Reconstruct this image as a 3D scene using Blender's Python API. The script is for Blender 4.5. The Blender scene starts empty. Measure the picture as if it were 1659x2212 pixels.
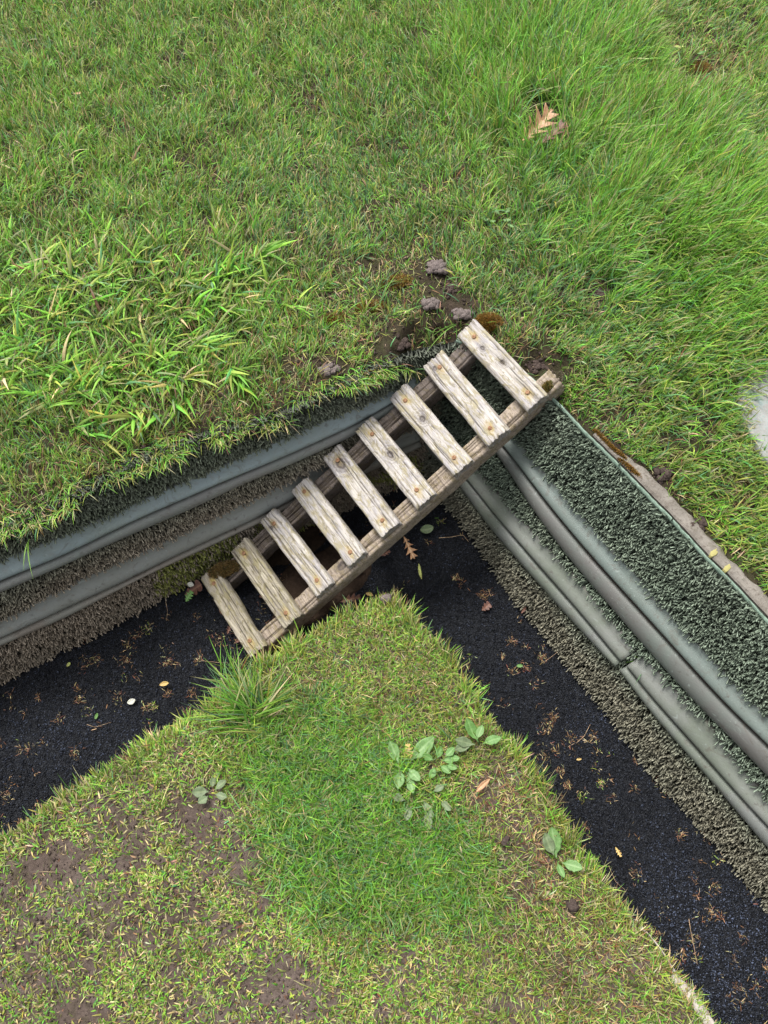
import bpy, math, random
import numpy as np
from mathutils import Vector, Matrix, Quaternion
from mathutils.bvhtree import BVHTree

rng = np.random.default_rng(11)
random.seed(5)
scene = bpy.context.scene
COL = scene.collection

# ------------------------------------------------------------------ camera
CAM_H = 1.90
PITCH = math.radians(25.64)            # tilt away from straight down
FPX = 1662.0                           # focal length in working pixels (1659 x 2212 picture)
cam_d = bpy.data.cameras.new('camera')
cam = bpy.data.objects.new('camera', cam_d); COL.objects.link(cam)
cam.location = (0, 0, CAM_H); cam.rotation_euler = (PITCH, 0, 0)
cam_d.sensor_fit = 'HORIZONTAL'; cam_d.sensor_width = 36.0
cam_d.lens = 36.0 * FPX / 1659.0
cam_d.clip_start = 0.05; cam_d.clip_end = 200
scene.camera = cam

# ------------------------------------------------------------------ light
SUN_EL, SUN_AZ = math.radians(62), math.radians(-35)
w = bpy.data.worlds.new('World'); scene.world = w; w.use_nodes = True
nt = w.node_tree; nt.nodes.clear()
out = nt.nodes.new('ShaderNodeOutputWorld'); bg = nt.nodes.new('ShaderNodeBackground')
sky = nt.nodes.new('ShaderNodeTexSky'); sky.sky_type = 'NISHITA'; sky.sun_disc = False
sky.sun_elevation = SUN_EL; sky.sun_rotation = SUN_AZ
sky.air_density = 1.0; sky.dust_density = 5.0; sky.ozone_density = 1.0
hs = nt.nodes.new('ShaderNodeHueSaturation'); hs.inputs['Saturation'].default_value = 0.18
nt.links.new(sky.outputs[0], hs.inputs['Color']); nt.links.new(hs.outputs[0], bg.inputs[0])
bg.inputs[1].default_value = 0.14
nt.links.new(bg.outputs[0], out.inputs[0])
sd = bpy.data.lights.new('sun', 'SUN'); sun = bpy.data.objects.new('sun', sd); COL.objects.link(sun)
sd.energy = 1.8; sd.angle = math.radians(16); sd.color = (1.0, 0.97, 0.92)
sv = Vector((math.sin(SUN_AZ) * math.cos(SUN_EL), math.cos(SUN_AZ) * math.cos(SUN_EL), math.sin(SUN_EL)))
sun.rotation_euler = sv.to_track_quat('Z', 'Y').to_euler(); sun.location = sv * 10
vs = scene.view_settings; vs.view_transform = 'Standard'; vs.look = 'None'; vs.gamma = 1; vs.exposure = 0.94
scene.render.resolution_x = 768; scene.render.resolution_y = 1024

# ------------------------------------------------------------------ helpers
Fv = np.array([0, math.sin(PITCH), -math.cos(PITCH)]); Uv = np.array([0, math.cos(PITCH), math.sin(PITCH)])
CC = np.array([0, 0, CAM_H])
def ray(dx, dy):
    return Fv * FPX + np.array([1., 0, 0]) * (dx - 829.5) + Uv * (1106.0 - dy)
def at(dx, dy, z):
    r = ray(dx, dy); return CC + r * ((z - CAM_H) / r[2])
def todp(P):
    Q = P - CC; dep = Q @ Fv
    return 829.5 + FPX * Q[..., 0] / dep, 1106.0 - FPX * (Q @ Uv) / dep

_tab = {}
def vn(x, y, sc=1.0, seed=0):
    """smooth value noise 0..1"""
    if seed not in _tab: _tab[seed] = np.random.default_rng(1000 + seed).random((256, 256))
    t = _tab[seed]
    x = np.asarray(x, float) * sc + 77.3; y = np.asarray(y, float) * sc + 31.7
    xi = np.floor(x).astype(int); yi = np.floor(y).astype(int); fx = x - xi; fy = y - yi
    fx = fx * fx * (3 - 2 * fx); fy = fy * fy * (3 - 2 * fy)
    a = t[xi & 255, yi & 255]; b = t[(xi + 1) & 255, yi & 255]; c = t[xi & 255, (yi + 1) & 255]; d = t[(xi + 1) & 255, (yi + 1) & 255]
    return (a * (1 - fx) + b * fx) * (1 - fy) + (c * (1 - fx) + d * fx) * fy
def fbm(x, y, sc, seed=0, o=3):
    s = 0; a = 1; n = 0
    for k in range(o):
        s = s + a * vn(x, y, sc * 2 ** k, seed + k); n += a; a *= .5
    return s / n
def sm(x, a, b):
    t = np.clip((x - a) / (b - a), 0, 1); return t * t * (3 - 2 * t)
def blob(dx, dy, cx, cy, rx, ry, rot=0, soft=.35):
    wa = .55 * min(rx, ry); sc_ = 1.6 / min(max(rx, ry), 220)
    dx, dy = dx + wa * (fbm(dx, dy, sc_, 180, 4) - .5) * 2, dy + wa * (fbm(dx, dy, sc_, 186, 4) - .5) * 2
    c, s = math.cos(math.radians(rot)), math.sin(math.radians(rot))
    u = ((dx - cx) * c + (dy - cy) * s) / rx; v = (-(dx - cx) * s + (dy - cy) * c) / ry
    return 1 - sm(np.sqrt(u * u + v * v), 1 - soft, 1 + soft)

def tag(o, label=None, cat=None, group=None, kind=None):
    if label: o['label'] = label
    if cat: o['category'] = cat
    if group: o['group'] = group
    if kind: o['kind'] = kind
    return o
def empty(name, loc, label=None, cat=None, group=None):
    o = bpy.data.objects.new(name, None); COL.objects.link(o); o.location = loc; o.empty_display_size = .05
    return tag(o, label, cat, group)
def link(name, me, mat, parent=None, loc=None):
    o = bpy.data.objects.new(name, me); COL.objects.link(o)
    if mat: me.materials.append(mat)
    if parent: o.parent = parent
    if loc is not None: o.location = loc
    return o
def mesh_np(name, V, quads=None, tris=None, color=None, smooth=False):
    me = bpy.data.meshes.new(name)
    V = np.ascontiguousarray(V, dtype=np.float32)
    me.vertices.add(len(V)); me.vertices.foreach_set('co', V.ravel())
    nq = 0 if quads is None else len(quads); ntr = 0 if tris is None else len(tris)
    loops = []; tot = []
    if nq: loops.append(np.asarray(quads).ravel()); tot.append(np.full(nq, 4))
    if ntr: loops.append(np.asarray(tris).ravel()); tot.append(np.full(ntr, 3))
    loops = np.concatenate(loops).astype(np.int32); tot = np.concatenate(tot).astype(np.int32)
    st = np.concatenate([[0], np.cumsum(tot)[:-1]]).astype(np.int32)
    me.loops.add(len(loops)); me.loops.foreach_set('vertex_index', loops)
    me.polygons.add(len(tot)); me.polygons.foreach_set('loop_start', st); me.polygons.foreach_set('loop_total', tot)
    if smooth: me.polygons.foreach_set('use_smooth', np.ones(len(tot), bool))
    me.update(calc_edges=True)
    if color is not None:
        ca = me.color_attributes.new('Col', 'FLOAT_COLOR', 'POINT')
        c4 = np.ones((len(V), 4), np.float32); c4[:, :color.shape[1]] = color
        ca.data.foreach_set('color', c4.ravel())
    me.validate()
    return me
def grid_quads(nu, nv, wrap_v=False):
    i, j = np.meshgrid(np.arange(nu - 1), np.arange(nv if wrap_v else nv - 1), indexing='ij')
    j2 = (j + 1) % nv
    return np.stack([i * nv + j, (i + 1) * nv + j, (i + 1) * nv + j2, i * nv + j2], -1).reshape(-1, 4)

# ------------------------------------------------------------------ materials
def newmat(name):
    m = bpy.data.materials.new(name); m.use_nodes = True; n = m.node_tree.nodes
    return m, m.node_tree, n['Principled BSDF']
def N(t, typ, **kw):
    n = t.nodes.new(typ)
    for k, v in kw.items():
        if k in n.inputs: n.inputs[k].default_value = v
        else: setattr(n, k, v)
    return n
def noise(t, scale, detail=4, rough=.55, vec=None, dist=0):
    n = N(t, 'ShaderNodeTexNoise'); n.inputs['Scale'].default_value = scale; n.inputs['Detail'].default_value = detail
    n.inputs['Roughness'].default_value = rough; n.inputs['Distortion'].default_value = dist
    if vec is not None: t.links.new(vec, n.inputs['Vector'])
    return n.outputs['Fac']
def ramp(t, fac, stops):
    r = N(t, 'ShaderNodeValToRGB'); e = r.color_ramp.elements
    while len(e) > 1: e.remove(e[-1])
    for k, (p, c) in enumerate(stops):
        if k == 0: e[0].position = p; el = e[0]
        else: el = e.new(p)
        el.color = (c[0], c[1], c[2], 1) if hasattr(c, '__len__') else (c, c, c, 1)
    t.links.new(fac, r.inputs[0]); return r.outputs[0]
def mix(t, f, a, b, mode='MIX'):
    m = N(t, 'ShaderNodeMix'); m.data_type = 'RGBA'; m.blend_type = mode
    for s, v in ((m.inputs[0], f), (m.inputs[6], a), (m.inputs[7], b)):
        if hasattr(v, 'is_linked'): t.links.new(v, s)
        elif hasattr(v, '__len__'): s.default_value = (v[0], v[1], v[2], 1)
        else: s.default_value = v
    return m.outputs[2]
def mapping(t, sc, coord='Object', rnd=True):
    tc = N(t, 'ShaderNodeTexCoord'); mp = N(t, 'ShaderNodeMapping'); mp.inputs['Scale'].default_value = sc
    t.links.new(tc.outputs[coord], mp.inputs[0])
    if rnd:
        oi = N(t, 'ShaderNodeObjectInfo'); ml = N(t, 'ShaderNodeMath', operation='MULTIPLY'); ml.inputs[1].default_value = 37.0
        t.links.new(oi.outputs['Random'], ml.inputs[0]); t.links.new(ml.outputs[0], mp.inputs['Location'])
    return mp.outputs[0]
def bump(t, b, h, strength, dist):
    bn = N(t, 'ShaderNodeBump'); bn.inputs['Strength'].default_value = strength; bn.inputs['Distance'].default_value = dist
    t.links.new(h, bn.inputs['Height']); t.links.new(bn.outputs[0], b.inputs['Normal'])
def attr(t, name='Col'):
    a = N(t, 'ShaderNodeAttribute'); a.attribute_name = name; return a
def sep(t, c):
    s = N(t, 'ShaderNodeSeparateColor'); t.links.new(c, s.inputs[0]); return s.outputs

def blade_material(name, transl=.3, rough=.55, spec=.25):
    m, t, b = newmat(name); a = attr(t).outputs['Color']
    b.inputs['Roughness'].default_value = rough; b.inputs['Specular IOR Level'].default_value = spec
    t.links.new(a, b.inputs['Base Color'])
    if transl > 0:
        tr = N(t, 'ShaderNodeBsdfTranslucent'); t.links.new(a, tr.inputs[0])
        ms = N(t, 'ShaderNodeMixShader'); ms.inputs[0].default_value = transl
        o = t.nodes['Material Output']
        t.links.new(b.outputs[0], ms.inputs[1]); t.links.new(tr.outputs[0], ms.inputs[2]); t.links.new(ms.outputs[0], o.inputs[0])
    return m
M_grass = blade_material('grass blade', .3, .5, .35)
M_turf = blade_material('artificial pile', 0, .5, .3)

def soil_material(name, c1, c2, c3, sc=1.0):
    m, t, b = newmat(name); v = mapping(t, (1, 1, 1), rnd=False)
    n1 = noise(t, 9 * sc, 6, .6, v); n2 = noise(t, 140 * sc, 5, .7, v); n3 = noise(t, 45 * sc, 4, .6, v)
    c = mix(t, ramp(t, n1, [(.35, 0), (.65, 1)]), c1, c2)
    c = mix(t, ramp(t, n3, [(.5, 0), (.75, 1)]), c, c3)
    c = mix(t, ramp(t, n2, [(.3, .75), (.6, 0)]), c, (c1[0] * .45, c1[1] * .45, c1[2] * .45))
    t.links.new(c, b.inputs['Base Color']); b.inputs['Roughness'].default_value = .9; b.inputs['Specular IOR Level'].default_value = .15
    h = mix(t, .5, n2, n3); bump(t, b, h, 1, .006)
    return m
M_lawnsoil = soil_material('lawn soil', (.038, .027, .019), (.040, .042, .016), (.058, .042, .030))
M_greensoil = soil_material('green soil', (.078, .057, .046), (.125, .096, .082), (.055, .047, .026))
M_clod = soil_material('worm cast soil', (.17, .14, .13), (.21, .172, .158), (.13, .10, .088), 2)
M_clod_d = soil_material('dark soil clumps', (.075, .055, .047), (.095, .070, .06), (.06, .042, .035), 2)
M_mud = soil_material('mud', (.035, .022, .015), (.05, .033, .022), (.025, .016, .012))

def wood_material(name, pale, grey, ochre, dark, crackamt=.5):
    m, t, b = newmat(name)
    vl = mapping(t, (7, 150, 150)); v1 = mapping(t, (16, 60, 60)); vb = mapping(t, (26, 60, 60)); vf = mapping(t, (26, 420, 420))
    g = noise(t, 1.0, 5, .6, vl, .6); g2 = noise(t, 1.0, 4, .55, v1, 1.2); lo = noise(t, 1.0, 6, .68, vb, .8); fine = noise(t, 1.0, 3, .6, vf, .3)
    c = mix(t, ramp(t, g2, [(.38, 0), (.62, 1)]), pale, grey)
    c = mix(t, ramp(t, g, [(.50, 0), (.64, .45)]), c, (ochre[0] * .62, ochre[1] * .60, ochre[2] * .72))
    c = mix(t, ramp(t, g, [(.36, .62), (.46, 0)]), c, dark)
    lich = ramp(t, lo, [(.50, 0), (.58, .7)])
    c = mix(t, lich, c, ochre)
    lo2 = noise(t, 1.0, 6, .7, mapping(t, (46, 110, 110)), .5)
    c = mix(t, ramp(t, lo2, [(.54, 0), (.62, .75)]), c, (dark[0] * 1.4, dark[1] * 1.45, dark[2] * 1.1))
    c = mix(t, ramp(t, fine, [(.30, .35), (.5, 0)]), c, dark)
    s = sep(t, attr(t).outputs['Color'])                     # R knot, G rust and resin stain, B crack or dirt
    gn = N(t, 'ShaderNodeMath', operation='MULTIPLY'); t.links.new(s[1], gn.inputs[0]); t.links.new(ramp(t, lo, [(.25, .5), (.6, 1)]), gn.inputs[1])
    c = mix(t, gn.outputs[0], c, (.36, .25, .055))
    c = mix(t, s[0], c, (.075, .062, .058)); c = mix(t, s[2], c, (.035, .026, .018))
    t.links.new(c, b.inputs['Base Color']); b.inputs['Roughness'].default_value = .82; b.inputs['Specular IOR Level'].default_value = .2
    h = mix(t, .45, g, fine); bump(t, b, h, .9, .0022)
    return m
M_rung = wood_material('weathered pale batten', (.50, .465, .42), (.35, .33, .335), (.29, .25, .135), (.12, .098, .075))
M_rung_low = wood_material('lichen stained batten', (.40, .36, .28), (.27, .24, .20), (.235, .205, .10), (.085, .068, .045))
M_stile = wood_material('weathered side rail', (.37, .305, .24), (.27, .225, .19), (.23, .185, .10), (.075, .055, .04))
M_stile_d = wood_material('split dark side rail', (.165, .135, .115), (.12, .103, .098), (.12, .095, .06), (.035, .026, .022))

m, t, b = newmat('rusty nail head'); M_nail = m
v = mapping(t, (1, 1, 1)); n_ = noise(t, 260, 4, .6, v)
c = ramp(t, n_, [(.35, (.16, .075, .035)), (.6, (.30, .17, .09))]); t.links.new(c, b.inputs['Base Color'])
b.inputs['Roughness'].default_value = .7; b.inputs['Metallic'].default_value = .25; bump(t, b, n_, .6, .001)

def rail_material(name, base, dirt, algae):
    m, t, b = newmat(name); v = mapping(t, (1, 1, 1))
    a = attr(t); s = sep(t, a.outputs['Color'])              # R: bead (0) or flat (1)
    n1 = noise(t, 7, 5, .6, v, .5); n2 = noise(t, 60, 5, .65, v); n3 = noise(t, 260, 3, .6, v)
    c = mix(t, s[0], dirt, base)
    c = mix(t, ramp(t, n1, [(.42, 0), (.62, .7)]), c, algae)
    c = mix(t, ramp(t, n2, [(.55, 0), (.72, .5)]), c, dirt)
    c = mix(t, ramp(t, n3, [(.68, 0), (.76, .7)]), c, (.42, .45, .42))
    c = mix(t, ramp(t, n2, [(.30, .6), (.40, 0)]), c, (.06, .052, .043)); n4 = noise(t, 1, 5, .7, mapping(t, (22, 22, 60)), 1.5); c = mix(t, ramp(t, n4, [(.56, 0), (.66, .5)]), c, (.075, .062, .048)); c = mix(t, ramp(t, n4, [(.30, .45), (.38, 0)]), c, (.30, .34, .32))
    c = mix(t, s[1], c, (.06, .045, .035))
    t.links.new(c, b.inputs['Base Color']); b.inputs['Specular IOR Level'].default_value = .4
    r = ramp(t, n1, [(.3, .42), (.7, .62)]); t.links.new(r, b.inputs['Roughness']); bump(t, b, mix(t, .4, n3, n2), .25, .0015)
    return m
M_rail_left = rail_material('blue grey plastic rail', (.19, .235, .24), (.15, .15, .14), (.17, .20, .18))
M_rail_left_low = rail_material('dusty plastic rail', (.19, .20, .185), (.16, .14, .115), (.175, .18, .155))
M_rail_right = rail_material('green grey plastic rail', (.120, .148, .134), (.108, .106, .098), (.108, .13, .112))
M_rail_right_low = rail_material('grey plastic rail', (.165, .172, .155), (.13, .137, .127), (.11, .13, .095))

m, t, b = newmat('ditch surface'); M_ditch = m
v = mapping(t, (1, 1, 1), rnd=False)
vo = N(t, 'ShaderNodeTexVoronoi'); vo.inputs['Scale'].default_value = 330; t.links.new(v, vo.inputs['Vector'])
n1 = noise(t, 6, 5, .6, v); n2 = noise(t, 300, 3, .6, v)
c = ramp(t, vo.outputs['Color'], [(.1, (.002, .0025, .004)), (.6, (.006, .007, .010)), (.95, (.022, .025, .032))])
c = mix(t, ramp(t, n1, [(.5, 0), (.8, .2)]), c, (.03, .034, .04))
t.links.new(c, b.inputs['Base Color']); b.inputs['Roughness'].default_value = .6; b.inputs['Specular IOR Level'].default_value = .3
bump(t, b, vo.outputs['Distance'], 1, .004)
M_crumb = blade_material('rubber crumb', 0, .55, .3)

m, t, b = newmat('turf backing'); M_back = m
v = mapping(t, (1, 1, 1)); n_ = noise(t, 60, 4, .6, v)
t.links.new(ramp(t, n_, [(.3, (.018, .024, .018)), (.7, (.045, .055, .04))]), b.inputs['Base Color']); b.inputs['Roughness'].default_value = .9
m, t, b = newmat('turf lip'); M_lip = m
n_ = noise(t, 90, 4, .6, mapping(t, (1, 1, 1)))
t.links.new(ramp(t, n_, [(.3, (.10, .15, .11)), (.7, (.24, .33, .26))]), b.inputs['Base Color']); b.inputs['Roughness'].default_value = .8

def concrete_material(name, a_, b_, c_, d_):
    m, t, b = newmat(name); v = mapping(t, (1, 1, 1), rnd=False)
    n1 = noise(t, 26, 6, .65, v); n2 = noise(t, 150, 5, .65, v); n3 = noise(t, 14, 5, .6, v)
    c = mix(t, ramp(t, n1, [(.4, 0), (.6, 1)]), a_, b_)
    c = mix(t, ramp(t, n2, [(.52, 0), (.68, .8)]), c, c_)
    c = mix(t, ramp(t, n3, [(.56, 0), (.66, .8)]), c, d_)
    t.links.new(c, b.inputs['Base Color']); b.inputs['Roughness'].default_value = .9; b.inputs['Specular IOR Level'].default_value = .2
    bump(t, b, mix(t, .5, n1, n2), .8, .004); return m
M_conc = concrete_material('old concrete', (.155, .138, .118), (.21, .19, .165), (.085, .068, .055), (.075, .072, .035))
M_kerb = concrete_material('pale concrete kerb', (.32, .28, .24), (.44, .40, .36), (.19, .15, .125), (.22, .18, .11))
M_slab = concrete_material('white painted slab', (.27, .275, .265), (.22, .21, .195), (.19, .26, .25), (.22, .29, .28))

# ------------------------------------------------------------------ terrain curves
ZT, ZG = 0.425, 0.145                 # height of the upper lawn and of the green above the ditch floor
FL = [(-500, 1720), (-250, 1595), (0, 1466), (91, 1419), (175, 1379), (255, 1335), (309, 1306), (400, 1255), (433, 1237), (600, 1160), (760, 1085), (905, 1025)]
TL = [(-500, 1350), (-250, 1240), (0, 1124), (65, 1104), (164, 1052), (291, 985), (437, 932), (604, 888), (708, 832), (808, 786), (898, 755), (985, 738)]
FR = [(905, 1025), (959, 1073), (1022, 1153), (1071, 1225), (1125, 1305), (1183, 1367), (1245, 1448), (1303, 1519), (1361, 1595), (1424, 1680), (1491, 1751), (1549, 1815), (1659, 1952), (1900, 2270), (2150, 2600)]
TR = [(985, 738), (1060, 757), (1140, 812), (1223, 891), (1259, 932), (1302, 973), (1343, 1014), (1395, 1068), (1441, 1114), (1479, 1155), (1534, 1215), (1580, 1259), (1659, 1345), (1900, 1610), (2200, 1960)]
def curve(pts, z, n):
    P = np.array([at(x, y, z) for x, y in pts])
    d = np.concatenate([[0], np.cumsum(np.linalg.norm(np.diff(P, axis=0), axis=1))])
    s = np.linspace(0, d[-1], n); Q = np.stack([np.interp(s, d, P[:, k]) for k in range(3)], 1)
    for _ in range(3): Q[1:-1] = .25 * Q[:-2] + .5 * Q[1:-1] + .25 * Q[2:]
    return Q
NS = 160
bankL = (curve(FL, 0.0, NS), curve(TL, ZT, NS)); bankR = (curve(FR, 0.0, NS), curve(TR, ZT, NS))

def hollow(x, y):
    dx, dy = todp(np.stack([x, y, np.full_like(x, ZT)], -1))
    return .055 * blob(dx, dy, 935, 735, 60, 40, -20, .6) + .03 * blob(dx, dy, 1165, 795, 45, 40, 40, .6) - .025 * blob(dx, dy, 1300, 330, 300, 260, 30, .8)
LC = at(880, 1900, ZT)[:2]
edge = np.concatenate([np.array([at(-1600, 1900, ZT)]), bankL[1], bankR[1][1:], np.array([at(3300, 3000, ZT)])])
ea = np.arctan2(edge[:, 0] - LC[0], edge[:, 1] - LC[1]); er = np.hypot(edge[:, 0] - LC[0], edge[:, 1] - LC[1])
def lawn_t(x, y):
    a = np.arctan2(x - LC[0], y - LC[1]); return np.hypot(x - LC[0], y - LC[1]) - np.interp(a, ea, er), a
def lawn_h(x, y):
    tt, a = lawn_t(x, y)
    h = ZT + .004 * (a < -.02) + .028 * (fbm(x, y, 2.2, 3) - .5) * sm(tt, 0, .3) + .014 * (fbm(x, y, 11, 6) - .5) * sm(tt, 0, .08) + .006 * (fbm(x, y, 45, 9) - .5)
    return h - hollow(x, y) - .012 * np.exp(-np.maximum(tt, 0) / .02)
na, nr = 760, 150
aa = np.linspace(ea[0], ea[-1], na); rr = np.interp(aa, ea, er)
acr = math.atan2(at(985, 738, ZT)[0] - LC[0], at(985, 738, ZT)[1] - LC[1])
lift_ = sm(aa, acr + .25, acr - .05); rr = rr - lift_ * (.004 + .050 * np.clip(fbm(aa * 60, aa * 0, 1, 190, 4) - .33, 0, 1))
q = np.linspace(0, 1, nr); tt = 1.4 * q ** 1.35 + 8 * q ** 9
A, T = np.meshgrid(aa, tt, indexing='ij'); R_ = rr[:, None] + T
X = LC[0] + np.sin(A) * R_; Y = LC[1] + np.cos(A) * R_; Z = lawn_h(X, Y)
V = np.stack([X, Y, Z], -1)
V = np.concatenate([np.stack([X[:, :1], Y[:, :1], np.full((na, 1), .02)], -1) + np.stack([np.sin(A[:, :1]) * .03, np.cos(A[:, :1]) * .03, 0 * A[:, :1]], -1), V], 1)
lawn = link('upper_lawn_ground', mesh_np('upper_lawn_ground', V.reshape(-1, 3), grid_quads(na, nr + 1), smooth=True), M_lawnsoil)
tag(lawn, kind='structure')

# green
GE = [(-900, 2330), (-500, 2110), (-200, 1940), (0, 1815), (99, 1742), (149, 1706), (238, 1656), (307, 1607), (372, 1572), (431, 1542), (491, 1492), (560, 1440), (620, 1402), (700, 1348), (780, 1308), (840, 1292), (885, 1325), (960, 1402), (1000, 1472), (1060, 1560), (1105, 1604), (1160, 1682), (1225, 1792), (1290, 1892), (1370, 1980), (1430, 2062), (1520, 2182), (1545, 2212), (1700, 2420), (2000, 2820), (2300, 3200)]
ge = curve(GE, ZG, 420)
for i in range(1, 419):
    tn = ge[i + 1] - ge[i - 1]; nn = np.array([-tn[1], tn[0], 0]) / np.linalg.norm(tn)
    ge[i] += nn * (.012 * (fbm(ge[i, 0], ge[i, 1], 18, 30) - .5))
GC = np.array([-0.05, -1.1])
far = np.array([[ge[-1, 0] + 1, -3.5, ZG], [-2.8, -3.5, ZG]])
rim = np.concatenate([np.array([[-3.5, -1.2, ZG]]), ge, far[:1]])
ga = np.unwrap(np.arctan2(rim[:, 0] - GC[0], rim[:, 1] - GC[1])); gr = np.hypot(rim[:, 0] - GC[0], rim[:, 1] - GC[1])
def green_t(x, y):
    a = np.arctan2(x - GC[0], y - GC[1]); return np.interp(a, ga, gr) - np.hypot(x - GC[0], y - GC[1]), a
def green_h(x, y):
    tt, a = green_t(x, y)
    return ZG + .010 * (fbm(x, y, 5, 12) - .5) + .009 * (fbm(x, y, 38, 15, 4) - .5) - .012 * np.exp(-np.maximum(tt, 0) / .015)
na2, nr2 = 700, 170
aa = np.linspace(ga[0], ga[-1], na2); rr = np.interp(aa, ga, gr); q = 1 - (1 - np.linspace(0, 1, nr2)) ** 1.2
X = GC[0] + np.sin(aa)[:, None] * rr[:, None] * q; Y = GC[1] + np.cos(aa)[:, None] * rr[:, None] * q
V = np.stack([X, Y, green_h(X, Y)], -1)
bot = V[:, -1:].copy(); bot[..., 2] = -.01; bot[..., :2] += (GC - bot[..., :2]) * .006
V = np.concatenate([V, bot], 1)
green = link('green_ground', mesh_np('green_ground', V.reshape(-1, 3), grid_quads(na2, nr2 + 1), smooth=True), M_greensoil)
tag(green, kind='structure')

# ditch floor
def ditch_h(x, y):
    return .012 * (fbm(x, y, 5, 21) - .5) + .004 * (fbm(x, y, 60, 24) - .5) + .0022 * np.sin((x * .83 + y * .56) * 210 + 2 * fbm(x, y, 8, 25)) * np.sin((x * -.56 + y * .83) * 210 + 2 * fbm(x, y, 8, 28))
nx = 620; gx = np.linspace(-3.2, 3.2, nx); gy = np.linspace(-2.6, 2.0, nx); X, Y = np.meshgrid(gx, gy, indexing='ij')
df = link('ditch_floor', mesh_np('ditch_floor', np.stack([X, Y, ditch_h(X, Y)], -1).reshape(-1, 3), grid_quads(nx, nx), smooth=True), M_ditch)
tag(df, kind='structure')

# ------------------------------------------------------------------ banks with artificial turf
def bank_mesh(bk, nv=14, bulge=0.012):
    F_, T_ = bk; v = np.linspace(0, 1, nv)
    P = F_[:, None] * (1 - v[None, :, None]) + T_[:, None] * v[None, :, None]
    du = np.gradient(P, axis=0); dv = np.gradient(P, axis=1)
    n = np.cross(du, dv); n /= np.linalg.norm(n, axis=2, keepdims=True) + 1e-9
    if n[..., 2].mean() < 0: n = -n
    wob = .012 * (fbm(P[..., 0] + P[..., 1], P[..., 2], 6, 40) - .5) * np.sin(v * math.pi)[None, :]
    P = P + n * (bulge * np.sin(v * math.pi)[None, :, None] + wob[..., None])
    return P, n
banks = {}
for key, bk, lab in (('left', bankL, 'worn artificial turf lining the ditch bank left of the ladder'), ('right', bankR, 'grey green artificial turf lining the ditch bank right of the ladder')):
    P, n = bank_mesh(bk)
    rt = empty('artificial_turf_lining', P[NS // 2, 0], lab, 'artificial turf', 'turf linings of the ditch banks')
    P0 = P - np.array(rt.location)
    lip = P0[:, -1:] + np.array([0, 0, .004]); back = lip - n[:, -1:] * .006
    VV = np.concatenate([P0, lip, back], 1) if key == 'right' else P0
    link('backing', mesh_np('backing', VV.reshape(-1, 3), grid_quads(NS, VV.shape[1]), smooth=True), M_back, rt)
    lp = np.concatenate([P0[:, -1:] + n[:, -1:] * .0035 - np.array([0, 0, .012]), P0[:, -1:] + n[:, -1:] * .0035 + np.array([0, 0, .007]), P0[:, -1:] + np.array([0, 0, .008]), P0[:, -1:] - np.array([0, 0, .01])], 1)
    # a ragged pale cut edge of the mat
    lp[:, 1:3, 2] += .004 * (vn(np.arange(NS)[:, None] * 1.0, 0, 1.7, 41) - .5)
    if key == 'right': link('cut_edge', mesh_np('cut_edge', lp.reshape(-1, 3), grid_quads(NS, 4, True)), M_lip, rt)
    q_ = grid_quads(NS, 14)
    bvh = BVHTree.FromPolygons([tuple(p) for p in P.reshape(-1, 3)], [tuple(int(i) for i in f) for f in q_])
    banks[key] = dict(P=P, n=n, root=rt, bvh=bvh)
def onbank(key, dx, dy):
    d = ray(dx, dy); d /= np.linalg.norm(d)
    h = banks[key]['bvh'].ray_cast(Vector(CC), Vector(d))
    if h[0] is None:
        h = banks[key]['bvh'].find_nearest(Vector(CC + d * 1.9))
    nrm = np.array(h[1]);
    if nrm @ d > 0: nrm = -nrm
    return np.array(h[0]), nrm

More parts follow.
